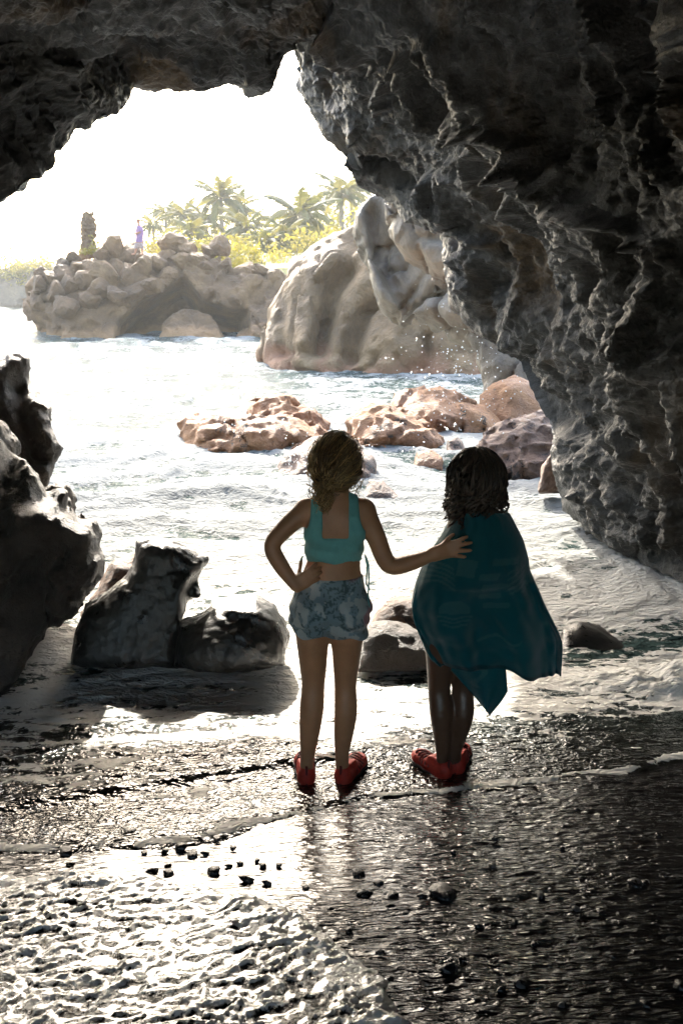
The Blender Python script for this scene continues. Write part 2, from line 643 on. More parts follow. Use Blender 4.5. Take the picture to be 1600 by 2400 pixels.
# rings further in, keyed on a mouth point: (mouth x, y) -> ring 1, ring 2, ring 3 (x, y, depth) and ring 4 in metres
KEYS = [
    ((1900, 1560), (2060, 1600, 4.6), (2250, 1620, 4.0), (2500, 1640, 3.2), (2.35, 0.6, -0.2)),
    ((1568, 1340), (1700, 1330, 5.7), (1820, 1310, 4.9), (2000, 1300, 4.0), (2.5, 0.6, 0.7)),
    ((1292, 1127), (1390, 1040, 6.9), (1520, 960, 5.5), (1760, 900, 4.0), (2.5, 0.6, 1.5)),
    ((1190, 815), (1290, 780, 7.3), (1440, 740, 5.6), (1750, 700, 4.0), (2.4, 0.6, 2.2)),
    ((1015, 560), (1150, 520, 7.6), (1350, 470, 5.7), (1700, 420, 4.1), (2.2, 0.6, 2.9)),
    ((880, 455), (1000, 330, 8.2), (1200, 240, 6.2), (1560, 100, 4.4), (1.8, 0.6, 3.5)),
    ((750, 325), (860, 190, 8.3), (1010, 50, 6.5), (1250, -200, 4.6), (1.2, 0.6, 4.0)),
    ((677, 88), (735, 30, 8.0), (770, -80, 6.4), (800, -330, 4.6), (0.5, 0.6, 4.3)),
    ((620, 217), (620, 75, 7.2), (640, 45, 5.9), (660, -120, 5.2), (0.1, 0.6, 4.3)),
    ((560, 200), (570, 75, 7.2), (615, 60, 5.8), (600, -100, 5.2), (-0.2, 0.6, 4.3)),
    ((412, 215), (400, 70, 7.2), (385, 47, 5.8), (380, -90, 5.2), (-0.7, 0.6, 4.3)),
    ((250, 270), (200, 80, 6.8), (190, 45, 5.5), (150, -90, 5.0), (-1.3, 0.6, 4.2)),
    ((120, 348), (50, 70, 6.3), (60, 35, 5.4), (0, -110, 4.8), (-1.9, 0.6, 3.9)),
    ((0, 462), (-90, 110, 6.0), (-110, 20, 5.2), (-190, -90, 4.6), (-2.4, 0.6, 3.5)),
    ((-350, 760), (-550, 600, 5.3), (-650, 520, 4.7), (-800, 450, 4.0), (-2.8, 0.6, 2.4)),
    ((-560, 1150), (-740, 1100, 4.9), (-850, 1080, 4.3), (-1050, 1060, 3.6), (-2.9, 0.6, 1.2)),
    ((-660, 1650), (-820, 1700, 4.2), (-950, 1720, 3.7), (-1150, 1760, 3.0), (-2.8, 0.6, -0.3)),
]


def build_cave():
    NS = 840
    mi = np.array(MOUTH, float)
    R0c = at_depth(mi[:, 0], mi[:, 1], mi[:, 2])
    # visible stretches of the outline get more columns than the hidden ones
    seg = np.linalg.norm(np.diff(R0c, axis=0), axis=1)
    vis = (mi[:-1, 0] > -40) & (mi[:-1, 0] < 1620)
    w = np.concatenate([[0], np.cumsum(np.where(vis, seg, seg * .25))])
    sidx = np.interp(np.linspace(0, w[-1], NS), w, np.arange(MN))
    R0 = np.stack([np.interp(sidx, np.arange(MN), R0c[:, k]) for k in range(3)], 1)
    kidx = [mouth_index(*k[0]) for k in KEYS]
    rings = []
    for r in (1, 2, 3):
        arr = np.array([k[r] for k in KEYS], float)
        pw = at_depth(arr[:, 0], arr[:, 1], arr[:, 2])
        rings.append(np.stack([np.interp(sidx, kidx, pw[:, k]) for k in range(3)], 1))
    r4 = np.array([k[4] for k in KEYS], float)
    r4 = np.stack([np.interp(sidx, kidx, r4[:, k]) for k in range(3)], 1)
    for r in range(3):                                   # smooth the keyed rings along the arch
        ker = np.hanning(61)
        ker /= ker.sum()
        for k in range(3):
            pd = np.pad(rings[r][:, k], 30, mode='edge')
            rings[r][:, k] = np.convolve(pd, ker, 'valid')
    r5 = r4 * np.array([1.0, 0, 1.0]) + np.array([0, -3.5, 0])
    r6 = np.array([-.4, -5.0, 1.9]) + (r5 - np.array([0, -3.5, 1.6])) * .74   # unseen open end, added behind the camera to light the girls' backs
    # outward: the cliff round the mouth
    ctr = np.array([-0.4, 8.0, 1.2])
    out = R0 - ctr
    out[:, 1] = 0
    out /= np.linalg.norm(out, axis=1)[:, None]
    m1 = R0 + out * 0.35 + np.array([0, 0.35, 0])
    m2 = R0 + out * 1.6 + np.array([0, 0.7, 0.2])
    m3 = R0 + out * 7.0 + np.array([0, -0.3, 1.0])
    m4 = R0 + out * 9.0 + np.array([0, -9.0, 3.0])
    seq = [(m4, 4), (m3, 12), (m2, 14), (m1, 12), (R0, 112), (rings[0], 100), (rings[1], 86), (rings[2], 40), (r4, 14), (r5, 6), (r6, 0)]
    rows, tt = [], []
    for i in range(len(seq) - 1):
        a, n = seq[i]
        b = seq[i + 1][0]
        for j in range(n):
            rows.append(a + (b - a) * (j / n))
            tt.append((i - 4) + j / n)
    rows.append(seq[-1][0])
    tt.append(len(seq) - 5)
    G = np.array(rows)
    tt = np.array(tt)
    nr = len(tt)
    # soften the creases between the rings a little (not at the mouth outline)
    for _ in range(6):
        S = G.copy()
        S[1:-1] = (G[:-2] + 2 * G[1:-1] + G[2:]) / 4
        keep = (np.abs(tt) < .04)[:, None, None]
        G = np.where(keep, G, S)
    V = G.reshape(-1, 3)
    Q = grid_quads(nr, NS)
    nrm = vnormals(V, Q)
    c = np.array([0, 3.0, 1.8])
    if np.mean(np.sum((c - V) * nrm, 1)) < 0:
        Q = Q[:, ::-1]
        nrm = -nrm
    T = np.repeat(tt, NS)
    X = V[:, 0]
    px, py, dd = project(V)
    fade = sstep(0.0, 0.35, np.abs(T))                   # keep the traced outline crisp
    right = sstep(-0.3, 0.9, X - (V[:, 2] - 4.2) * .3)
    visn = (T > -1) & (T < 4.2)
    D = np.zeros(len(V), np.float32)
    Pv = V.astype(np.float32)
    # slanting frame: folds on the right wall run from upper left to lower right
    ax = np.array([0.62, -0.25, -0.74])
    ax /= np.linalg.norm(ax)
    along = Pv @ ax
    Pst = Pv - 0.55 * along[:, None] * ax
    warp = np.stack([fbm(Pst * 1.4, 3, seed=21), fbm(Pst * 1.4, 3, seed=31), fbm(Pst * 1.4, 3, seed=41)], 1)
    Pw = Pst + .28 * warp
    D += (0.30 * fbm(Pv * 0.7, 3, seed=2)) * fade
    F1, F2 = worley(Pw * 1.55, seed=5)
    D += right * fade * 0.40 * (np.clip(F1, 0, 1.1) - .55)
    rid = np.exp(-((F2 - F1) / .10) ** 2)
    D += right * fade * 0.05 * rid * sstep(-.15, .45, fbm(Pv * 1.3, 2, seed=66))
    F1, F2 = worley(Pw * 3.9 + 7, seed=9)
    low = sstep(3.6, 1.9, V[:, 2])                       # the lower wall is finely scalloped
    D += right * fade * (0.07 + .06 * low) * (np.clip(F1, 0, 1.1) - .55)
    F1, F2 = worley(Pw * 9.5 + 3, seed=14)
    D += right * (.3 + .7 * fade) * (0.015 + .032 * low) * (np.clip(F1, 0, 1.1) - .5)
    F1, F2 = worley(Pv * 21 + .5 * warp, seed=15)
    D += right * (.4 + .6 * fade) * .013 * (np.clip(F1, 0, 1.1) - .5)
    D += right * fade * .05 * (ridged(Pst * 3.1, 4, gain=.6, seed=29) - .8)
    D += (1 - right * .5) * (.2 + .8 * fade) * 0.055 * (ridged(Pv * np.array([2.2, 2.2, 3.6]), 5, seed=17) - .8)
    D += (1 - right) * fade * 0.14 * (np.clip(worley(Pv * 1.2 + .4 * fbm(Pv * 1.5, 3, seed=8)[:, None], seed=23)[0], 0, 1) - .5)
    D += (.35 + .65 * fade) * 0.05 * fbm(Pv * 4.3, 4, gain=.55, seed=6)
    D += 0.013 * fbm(Pv * 15, 3, gain=.6, seed=12)
    # long ridges that catch the light on the right wall
    for ln, amp, wd in CAVE_RIDGES:
        q = line_dist(px + 9 * fbm(Pv * 3, 2, seed=50), py + 9 * fbm(Pv * 3, 2, seed=51), ln)
        D += np.where((T > .0) & (T < 3.2), 1.4 * amp * np.exp(-(q / wd) ** 2), 0)
    V = V + nrm * np.where(visn, D, D * .6)[:, None]
    m = np_mesh("cave", V, Q)
    return link("cave", m, M_CAVE, kind="structure", label="dark wet lava cave whose walls and roof frame the sea")


CAVE_RIDGES = [
    ([(775, 10), (800, 50), (830, 75), (870, 108), (930, 160), (975, 195), (1000, 240)], .16, 16),
    ([(955, 60), (985, 140), (1020, 200), (1062, 250), (1092, 330), (1100, 400)], .14, 14),
    ([(1092, 228), (1150, 262), (1200, 290), (1245, 322), (1235, 400), (1190, 425), (1190, 478)], .12, 12),
    ([(1245, 380), (1290, 420), (1340, 470), (1400, 500), (1480, 560)], .12, 13),
    ([(880, 130), (885, 190), (890, 240)], .10, 9),
    ([(1400, 80), (1440, 130), (1470, 145), (1540, 150)], .13, 14),
    ([(1425, 250), (1440, 320), (1470, 380), (1490, 420)], .09, 11),
    ([(800, 370), (850, 400), (900, 410), (930, 440)], -.14, 10),
    ([(1010, 400), (1040, 470), (1060, 520), (1110, 560)], .10, 12),
    ([(1195, 830), (1220, 880), (1250, 930), (1290, 960), (1400, 1050), (1500, 1130), (1600, 1190)], -.10, 22),
    ([(700, 100), (715, 140), (735, 230), (765, 260)], .07, 9),
]
build_cave()


# ================================================================== black sand
def sand_z(x, y):
    x = np.asarray(x, float)
    y = np.asarray(y, float)
    z = np.where(y < 3.2, 0.27 + (3.2 - y) * 0.185, 0.27 - (y - 3.2) * 0.14)
    z = np.where(y < 0.8, 0.27 + 2.4 * .185 + (0.8 - y) * .06, z)
    z = np.maximum(z, -1.6)
    z = z + 0.03 * np.sin(x * 0.9 + 0.4) * sstep(-1, 4, y)
    return z


def build_sand():
    # fine near the camera, coarse behind it and under the sea
    ys = np.concatenate([np.linspace(-7, 0.9, 30), np.arange(0.92, 3.7, 0.0098), np.linspace(3.72, 40, 90)])
    xs = np.concatenate([np.linspace(-8, -2.3, 24), np.arange(-2.28, 2.5, 0.0118), np.linspace(2.52, 8, 24)])
    X, Y = np.meshgrid(xs, ys)
    Z = sand_z(X, Y)
    P = np.stack([X, Y, np.zeros_like(X)], -1).reshape(-1, 3).astype(np.float32)
    fine = ((X > -2.3) & (X < 2.5) & (Y > .9) & (Y < 3.71)).ravel()
    d = np.zeros(len(P), np.float32)
    Pf = P[fine]
    # backwash ripples across the slope, pebbly lumps between
    Pr = Pf * np.array([9, 40, 1]) + .6 * fbm(Pf * 6, 2, seed=2)[:, None]
    rp = fbm(Pr, 3, gain=.55, seed=61)
    F1, F2 = worley(Pf * np.array([26, 34, 1]) + .25 * fbm(Pf * 20, 2, seed=4)[:, None], seed=33)
    lump = np.clip(.55 - F1, 0, 1) ** 1.5
    mod = .45 + .55 * sstep(-.3, .4, fbm(Pf * 1.7, 2, seed=71))
    calm = 1 - .75 * np.exp(-(((Pf[:, 0] + .5) / .7) ** 4 + ((Pf[:, 1] - 2.55) / .38) ** 4))
    d[fine] = (0.0050 * rp + 0.011 * lump * mod) * calm + .012 * fbm(Pf * 1.6, 2, seed=5)
    Z = Z + d.reshape(X.shape)
    V = np.stack([X, Y, Z], -1).reshape(-1, 3)
    m = np_mesh("sand", V, grid_quads(*X.shape))
    cm = np.ones(len(P), np.float32)
    cm[fine] = calm
    float_attr(m, "ripple", cm)
    return link("sand", m, M_SAND, kind="structure", label="wet black sand beach on the cave floor")


def sand_material():
    m, nt, b = new_mat("wet_black_sand")
    geo = nt.nodes.new("ShaderNodeNewGeometry")
    pos = geo.outputs["Position"]
    n = noise_n(nt, pos, 60, 5, .7)
    col = ramp(nt, n.outputs[0], [(.35, (.006, .006, .0065)), (.6, (.016, .015, .015)), (.75, (.03, .028, .026))]).outputs[0]
    nt.links.new(col, b.inputs["Base Color"])
    nw = noise_n(nt, pos, 1.3, 4, .6)
    nt.links.new(maprange(nt, nw.outputs[0], .35, .65, .05, .13), b.inputs["Roughness"])
    b.inputs["Specular IOR Level"].default_value = 1.0
    mp = nd(nt, "ShaderNodeMapping")
    mp.inputs["Scale"].default_value = (11, 40, 11)
    nt.links.new(pos, mp.inputs[0])
    r1 = noise_n(nt, mp.outputs[0], 1.0, 2, .5, 1.2)
    r2 = noise_n(nt, pos, 240, 2, .6)
    hh = mth(nt, 'ADD', r1.outputs[0], mth(nt, 'MULTIPLY', r2.outputs[0], .06))
    bp = nd(nt, "ShaderNodeBump", i_Strength=.8, i_Distance=.022)
    nt.links.new(hh, bp.inputs["Height"])
    rpl = nd(nt, "ShaderNodeAttribute", attribute_name="ripple")
    nt.links.new(mth(nt, 'MULTIPLY', rpl.outputs["Fac"], .8), bp.inputs["Strength"])
    nt.links.new(bp.outputs[0], b.inputs["Normal"])
    return m


M_SAND = sand_material()
build_sand()


# ================================================================== the sea
def sea_edge(x):
    """Distance of the wash line from the camera at lateral position x."""
    ex = [-6.0, -1.9, -1.25, -0.6, -0.25, 0.1, 0.45, 0.9, 1.35, 1.75, 2.3, 6.0]
    ey = [2.6, 2.58, 2.62, 2.68, 2.85, 3.02, 3.10, 3.16, 3.32, 3.46, 3.7, 4.0]
    return np.interp(x, ex, ey)


def wave_field(X, Y):
    P = np.stack([X, Y, np.zeros_like(X)], -1).astype(np.float32)
    out = sstep(4.0, 9.0, Y)
    far = sstep(10, 40, Y)
    n1 = fbm(P * np.array([.22, .45, 1]), 3, seed=80)
    wq = P + np.stack([.9 * fbm(P * .45, 2, seed=81), .9 * fbm(P * .45, 2, seed=82), 0 * n1], -1)
    n2 = ridged(wq * np.array([.42, 1.0, 1]), 5, gain=.58, seed=83)
    n3 = fbm(wq * np.array([1.5, 4.6, 1]), 5, gain=.58, seed=87)
    sw = np.sin(Y * 1.15 + X * .22 + 2.4 * n1) * .5 + np.sin(Y * 2.3 - X * .5 + 3.1 * n1 + 1.0) * .28
    z = out * (.10 * n1 + .055 * sw + .05 * (n2 - .8)) + far * .14 * n1
    z = z + sstep(3.3, 5.5, Y) * .014 * n3
    return z, n1, n2, n3


def build_sea():
    NR, NC = 520, 500
    yc = np.concatenate([np.linspace(2.2, 6, 800), np.geomspace(6.01, 420, 1600)])
    _, pc, _ = project(np.stack([yc * 0, yc, np.maximum(sand_z(0 * yc, yc), .05)], 1))
    Yr = np.interp(np.linspace(pc[0], pc[-1], NR), pc[::-1], yc[::-1])   # rows evenly spread in the view
    Yr = np.concatenate([Yr, [900, 2500]])
    u = np.linspace(-1, 1, NC)
    u = u * .55 + u ** 3 * .75
    X = Yr[:, None] * u[None, :]
    Y = np.repeat(Yr[:, None], NC, 1)
    wz, n1, n2, n3 = wave_field(X, Y)
    sz = sand_z(X, Y)
    P = np.stack([X, Y, np.zeros_like(X)], -1).astype(np.float32)
    e = Y - (sea_edge(X) + .06 * fbm(P[..., :] * 1.8, 3, seed=95))
    film = sz + .013 + .009 * sstep(.1, .6, e) * (fbm(P * np.array([6, 19, 1]) + .8 * n1[..., None], 4, gain=.6, seed=97) + .2) \
        + .004 * np.exp(-((e - .05) / .04) ** 2)
    # small tongues of backwash behind the left foreground
    film = film + .022 * np.exp(-((Y - (3.42 + .35 * (X + .2) * (X < .4))) / .05) ** 2) * sstep(-2.2, -1.2, X) * sstep(.25, -.1, X)
    film = film - .035 * sstep(.10, -.12, e)
    base = np.logaddexp(film * 30, np.full_like(film, .05) * 30) / 30
    near = sstep(.0, .15, .06 - (base - film))
    Z = base + wz * sstep(3.0, 5.0, Y)
    # the small breaker at the right
    g = np.exp(-(((X - 1.95) / .45) ** 2 + ((Y - 4.35 + .25 * (X - 1.9)) / .22) ** 2))
    Z = Z + .13 * g * (1 + .5 * fbm(P * 6, 3, seed=99))
    far_flat = sstep(150, 400, Y)
    Z = Z * (1 - far_flat)
    foam = .55 + .22 * n1 + .40 * (n2 - .8)
    foam = foam * sstep(3.1, 4.4, Y) + -.30 * (1 - sstep(3.1, 4.4, Y))
    foam = foam + .16 * np.exp(-((Y - 7.5) / 3.0) ** 2) * sstep(4.2, 6, Y)
    foam = foam - .26 * sstep(9, 24, Y) - .08 * sstep(30, 70, Y)
    foam = foam - .22 * sstep(.9, 2.2, X) * sstep(9, 5, Y) + .9 * g
    foam = foam + .06 * np.exp(-((Y - 4.3) / .7) ** 2) * sstep(.9, -.3, X)
    st = fbm(P * np.array([1.1, 5.5, 1]) + .8 * n1[..., None], 4, gain=.6, seed=131)
    foam = foam + .5 * sstep(.12, .5, st) * sstep(2.7, 3.2, Y) * sstep(4.6, 3.6, Y)
    foam = foam - .07 * sstep(3.3, 3.8, Y) * sstep(6.2, 4.8, Y) + .22 * fbm(P * np.array([1.5, 3.4, 1]) + 1.2 * n1[..., None], 4, gain=.6, seed=141) * sstep(6.5, 5, Y)
    foam = foam - .12 * np.exp(-((Y - 4.45) / .5) ** 2) * sstep(-.1, -.5, X)
    foam = foam + .75 * np.exp(-((e - .03) / .03) ** 2)
    V = np.stack([X, Y, Z], -1).reshape(-1, 3)
    m = np_mesh("sea", V, grid_quads(*X.shape))
    float_attr(m, "foam", foam)
    float_attr(m, "shallow", 1 - sstep(3.3, 5.2, Y))
    float_attr(m, "inshore", 1 - sstep(4.6, 8.0, Y))
    return link("sea", m, M_SEA, kind="structure", label="white foaming sea washing into the cave")


def sea_material():
    m, nt, b = new_mat("foaming_water")
    geo = nt.nodes.new("ShaderNodeNewGeometry")
    pos = geo.outputs["Position"]
    at = nd(nt, "ShaderNodeAttribute", attribute_name="foam")
    mp = nd(nt, "ShaderNodeMapping")
    mp.inputs["Scale"].default_value = (1.0, 1.5, 1.0)
    nt.links.new(pos, mp.inputs[0])
    wv = noise_n(nt, mp.outputs[0], 2.2, 5, .6)
    vm = nt.nodes.new("ShaderNodeVectorMath")
    vm.operation = 'MULTIPLY_ADD'
    nt.links.new(wv.outputs[1], vm.inputs[0])
    vm.inputs[1].default_value = (.55, .55, .0)
    nt.links.new(mp.outputs[0], vm.inputs[2])
    v1 = nd(nt, "ShaderNodeTexVoronoi", i_Scale=5.0, feature='DISTANCE_TO_EDGE')
    nt.links.new(vm.outputs[0], v1.inputs["Vector"])
    v2 = nd(nt, "ShaderNodeTexVoronoi", i_Scale=14.0, feature='DISTANCE_TO_EDGE')
    nt.links.new(vm.outputs[0], v2.inputs["Vector"])
    lace = mth(nt, 'ADD', maprange(nt, v1.outputs[0], 0, .22, 1, 0), mth(nt, 'MULTIPLY', maprange(nt, v2.outputs[0], 0, .2, 1, 0), .6))
    nz = noise_n(nt, mp.outputs[0], 3.0, 8, .68, .6)
    dens = mth(nt, 'ADD', at.outputs["Fac"], mth(nt, 'MULTIPLY', mth(nt, 'SUBTRACT', nz.outputs[0], .5), 1.3))
    tot = mth(nt, 'ADD', dens, mth(nt, 'MULTIPLY', lace, .26))
    ms = nd(nt, "ShaderNodeMapping")
    ms.inputs["Scale"].default_value = (1.6, 6.5, 1.0)
    nt.links.new(pos, ms.inputs[0])
    ns = noise_n(nt, ms.outputs[0], 1.6, 7, .68, .9)
    tot = mth(nt, 'ADD', tot, mth(nt, 'MULTIPLY', mth(nt, 'SUBTRACT', ns.outputs[0], .5), 1.1))
    fac = maprange(nt, tot, .47, .62)
    wcol = ramp(nt, nz.outputs[0], [(.3, (.024, .043, .042)), (.7, (.055, .085, .080))]).outputs[0]
    sh = nd(nt, "ShaderNodeAttribute", attribute_name="shallow")
    wcol = mixc(nt, sh.outputs["Fac"], wcol, (.014, .014, .012))
    ins = nd(nt, "ShaderNodeAttribute", attribute_name="inshore")
    fcol = mixc(nt, ins.outputs["Fac"], (.225, .235, .23), (.60, .59, .56))  # foam coloured paler inshore to make up for the cave's shade
    col = mixc(nt, fac, wcol, fcol)
    nt.links.new(col, b.inputs["Base Color"])
    nt.links.new(maprange(nt, fac, 0, 1, .07, .75), b.inputs["Roughness"])
    nt.links.new(maprange(nt, sh.outputs["Fac"], 0, 1, 1.06, 1.60), b.inputs["IOR"])
    r1 = noise_n(nt, mp.outputs[0], 9, 2.5, .6, 1.2)
    r2 = noise_n(nt, mp.outputs[0], 34, 1.0, .5, .8)
    hh = mth(nt, 'ADD', r1.outputs[0], mth(nt, 'MULTIPLY', r2.outputs[0], .22))
    hh = mth(nt, 'ADD', hh, mth(nt, 'MULTIPLY', fac, .28))
    bp = nd(nt, "ShaderNodeBump", i_Strength=.75, i_Distance=.05)
    nt.links.new(maprange(nt, sh.outputs["Fac"], 0, 1, .75, .5), bp.inputs["Strength"])
    nt.links.new(hh, bp.inputs["Height"])
    nt.links.new(bp.outputs[0], b.inputs["Normal"])
    return m


M_SEA = sea_material()
build_sea()


# ================================================================== foam left on the sand, lower left
def build_foam():
    bpts = [(-500, 1930), (-200, 1960), (0, 1985), (160, 1990), (300, 1995), (420, 2020), (520, 2045), (620, 2090), (690, 2140), (760, 2200), (830, 2265),
            (880, 2320), (915, 2380), (930, 2450), (930, 2700), (-700, 2700), (-700, 2000)]
    poly = [tuple(at_z(x, y, .42)[:2]) for x, y in bpts]
    xs = np.arange(-2.2, .5, .0085)
    ys = np.arange(.75, 2.75, .0085)
    X, Y = np.meshgrid(xs, ys)
    P = np.stack([X, Y, np.zeros_like(X)], -1).astype(np.float32)
    w = .05 * fbm(P * 5, 3, seed=120)
    sd = poly_dist(X + w, Y + w, poly)
    keep = sd < .03
    n = ridged(P * np.array([11, 17, 1]) + 1.3 * fbm(P * 4, 3, seed=9)[..., None], 5, gain=.66, seed=122) * (.55 + .6 * sstep(-.4, .5, fbm(P * 3.0, 2, seed=128)))
    F1, F2 = worley(P * 40, seed=44)
    hgt = .012 + .0080 * (n - .75) + .003 * (.5 - F1) + .004 * np.exp(-((sd + .05) / .045) ** 2)
    Z = sand_z(X, Y) + hgt - .05 * sstep(-.035, .03, sd)
    idx = np.full(X.shape, -1)
    idx[keep] = np.arange(keep.sum())
    Q = np.stack([idx[:-1, :-1], idx[:-1, 1:], idx[1:, 1:], idx[1:, :-1]], -1).reshape(-1, 4)
    Q = Q[(Q >= 0).all(1)]
    V = np.stack([X, Y, Z], -1)[keep]
    m = np_mesh("sea_foam", V, Q)
    fo = .46 + .34 * (n - .8) + .45 * np.exp(-((sd + .06) / .05) ** 2) + .12 * fbm(P * 2, 2, seed=3)
    float_attr(m, "foam", fo[keep])
    o = link("sea_foam", m, M_FOAM, kind="stuff", label="bubbly white foam stranded on the black sand at lower left")
    o["category"] = "foam"


def foam_material():
    m, nt, b = new_mat("sea_foam")
    geo = nt.nodes.new("ShaderNodeNewGeometry")
    pos = geo.outputs["Position"]
    at = nd(nt, "ShaderNodeAttribute", attribute_name="foam")
    nz = noise_n(nt, pos, 26, 4, .62, 1.0)
    v1 = nd(nt, "ShaderNodeTexVoronoi", i_Scale=75.0)
    nt.links.new(pos, v1.inputs["Vector"])
    tot = mth(nt, 'ADD', at.outputs["Fac"], mth(nt, 'MULTIPLY', mth(nt, 'SUBTRACT', nz.outputs[0], .5), 1.5))
    fac = maprange(nt, tot, .34, .52)
    col = mixc(nt, fac, (.012, .013, .013), (.80, .80, .78))
    nt.links.new(col, b.inputs["Base Color"])
    nt.links.new(maprange(nt, fac, 0, 1, .07, .35), b.inputs["Roughness"])
    b.inputs["IOR"].default_value = 1.5
    b.inputs["Coat Weight"].default_value = .9
    b.inputs["Coat Roughness"].default_value = .1
    r2 = noise_n(nt, pos, 70, 5, .65, .4)
    hh = mth(nt, 'ADD', r2.outputs[0], mth(nt, 'MULTIPLY', v1.outputs["Distance"], .5))
    bp = nd(nt, "ShaderNodeBump", i_Strength=.6, i_Distance=.016)
    nt.links.new(hh, bp.inputs["Height"])
    nt.links.new(bp.outputs[0], b.inputs["Normal"])
    return m


M_FOAM = foam_material()
build_foam()

# ================================================================== rocks
M_DARK = rock_mat("wet_dark_lava", (0.020, 0.014, 0.011), (0.046, 0.034, 0.027), (0.11, 0.08, 0.06), scale=3.0, rough=0.42, bump=0.9, bscale=30,
                  spec=0.7, spots=((0.006, 0.006, 0.006), 26, .22))
M_SMOOTH = rock_mat("smooth_wet_basalt", (0.009, 0.009, 0.0088), (0.018, 0.017, 0.0155), (0.042, 0.037, 0.031), scale=4.0, rough=0.34, bump=0.3, bscale=30,
                    spec=0.8)
M_TAN = rock_mat("tan_wave_washed_rock", (0.17, 0.070, 0.026), (0.30, 0.135, 0.054), (0.42, 0.215, 0.095), scale=1.6, rough=0.6, bump=0.8, bscale=9,
                 spots=((0.035, 0.024, 0.016), 6, .25))
M_PINK = rock_mat("pitted_reddish_rock", (0.075, 0.04, 0.027), (0.17, 0.098, 0.065), (0.32, 0.20, 0.14), scale=2.2, rough=0.55, bump=0.7, bscale=9,
                  spots=((0.02, 0.015, 0.013), 9, .30))
M_BLUFF = rock_mat("pale_bluff_rock", (0.12, 0.072, 0.034), (0.235, 0.15, 0.076), (0.35, 0.235, 0.13), scale=.55, rough=0.7, bump=0.7, bscale=3.2,
                   base_band=((0.40, 0.20, 0.11), 0.0, .6))
M_SLAB = rock_mat("grey_overhang_rock", (0.085, 0.064, 0.043), (0.18, 0.14, 0.098), (0.33, 0.275, 0.21), scale=.9, rough=0.5, bump=0.4, bscale=5)
M_FAR = rock_mat("brown_point_rock", (0.065, 0.034, 0.014), (0.145, 0.08, 0.036), (0.26, 0.158, 0.076), scale=.6, rough=0.75, bump=0.6, bscale=2.2,
                 base_band=((0.40, 0.22, 0.10), 0.0, .55))
M_HEAD = rock_mat("distant_shore_rock", (0.06, 0.04, 0.025), (0.12, 0.085, 0.055), (0.2, 0.15, 0.1), scale=.2, rough=0.8, bump=0.5, bscale=.8)

outline_rock("boulder", M_DARK, [(-200, 950), (0, 958), (20, 985), (50, 1040), (88, 1095), (108, 1125), (130, 1112), (163, 1112), (183, 1140), (190, 1188),
             (218, 1198), (235, 1228), (231, 1260), (250, 1290), (240, 1330), (215, 1370), (170, 1410), (110, 1450), (60, 1510), (40, 1545), (0, 1610), (-200, 1640)],
             5.0, 1.3, .30, .020, "big pitted dark lava boulder leaning in at the left edge, nearest the sand",
             tilt=.25, noise=[(.045, 2.0, 3, 'fbm'), (.034, 6, 4, 'fbm'), (.026, 13, 1, 'pit'), (.012, 24, 3, 'ridged'), (.05, 1.7, 1, 'crack')], plan=.25,
             feats=[([(0, 1180), (100, 1195), (180, 1215)], -.10, .10), ([(30, 1000), (25, 1100), (0, 1200)], .16, .06), ([(110, 1140), (180, 1190)], .08, .08)])
outline_rock("rock_pinnacle", M_DARK, [(-250, 800), (-60, 770), (0, 792), (24, 779), (72, 800), (76, 850), (100, 880), (124, 920), (130, 985), (134, 1030),
             (118, 1090), (110, 1130), (90, 1400), (-250, 1420)],
             6.4, 1.2, .25, .026, "tall jagged lava pinnacle at the left edge behind the pitted boulder",
             noise=[(.05, 1.7, 3, 'fbm'), (.035, 5, 4, 'fbm'), (.02, 13, 1, 'pit'), (.014, 18, 3, 'ridged')], feats=[([(50, 880), (60, 960), (90, 1050)], .12, .08)], tilt=.2)
outline_rock("boulder", M_SMOOTH, [(160, 1530), (176, 1440), (190, 1403), (240, 1372), (288, 1330), (306, 1300), (316, 1246), (345, 1238), (400, 1245), (430, 1258), (455, 1272),
             (484, 1279), (487, 1291), (468, 1308), (461, 1345), (466, 1368), (440, 1385), (415, 1420), (410, 1530), (220, 1530)],
             5.1, .45, .12, .011, plan=.16, label="smooth black hook-topped rock with an overhanging beak, standing in the wash",
             noise=[(.014, 3, 3, 'fbm'), (.006, 16, 3, 'fbm'), (.009, 3.1, 1, 'crack'), (.006, 30, 2, 'fbm')], tilt=.15,
             feats=[([(455, 1310), (420, 1340), (405, 1400), (420, 1440)], -.04, .04), ([(450, 1330), (430, 1370), (440, 1390)], .10, .04)])
outline_rock("boulder", M_SMOOTH, [(395, 1535), (408, 1440), (450, 1425), (490, 1398), (540, 1382), (590, 1376), (630, 1396), (655, 1433), (670, 1470), (655, 1530)],
             4.9, .5, .17, .011, plan=.20, label="low rounded black boulder between the hook-topped rock and the left girl",
             noise=[(.016, 3, 3, 'fbm'), (.009, 14, 3, 'fbm'), (.005, 30, 2, 'fbm')], tilt=.45, feats=[([(520, 1395), (570, 1400), (620, 1420)], -.03, .03)])
outline_rock("rock", M_PINK, [(190, 1430), (235, 1340), (262, 1295), (300, 1288), (330, 1268), (345, 1430)],
             5.9, .6, .12, .02, "reddish rock wedged behind the hook-topped rock", noise=[(.04, 3, 4, 'fbm'), (.03, 9, 1, 'pit')], tilt=.3)
outline_rock("rock", M_DARK, [(822, 1540), (830, 1470), (850, 1445), (890, 1438), (940, 1449), (975, 1470), (995, 1490), (1000, 1540)],
             5.0, .4, .10, .012, "flat dark rock awash between the two girls, nearer one", noise=[(.02, 4, 4, 'fbm'), (.014, 14, 1, 'pit')], tilt=.5)
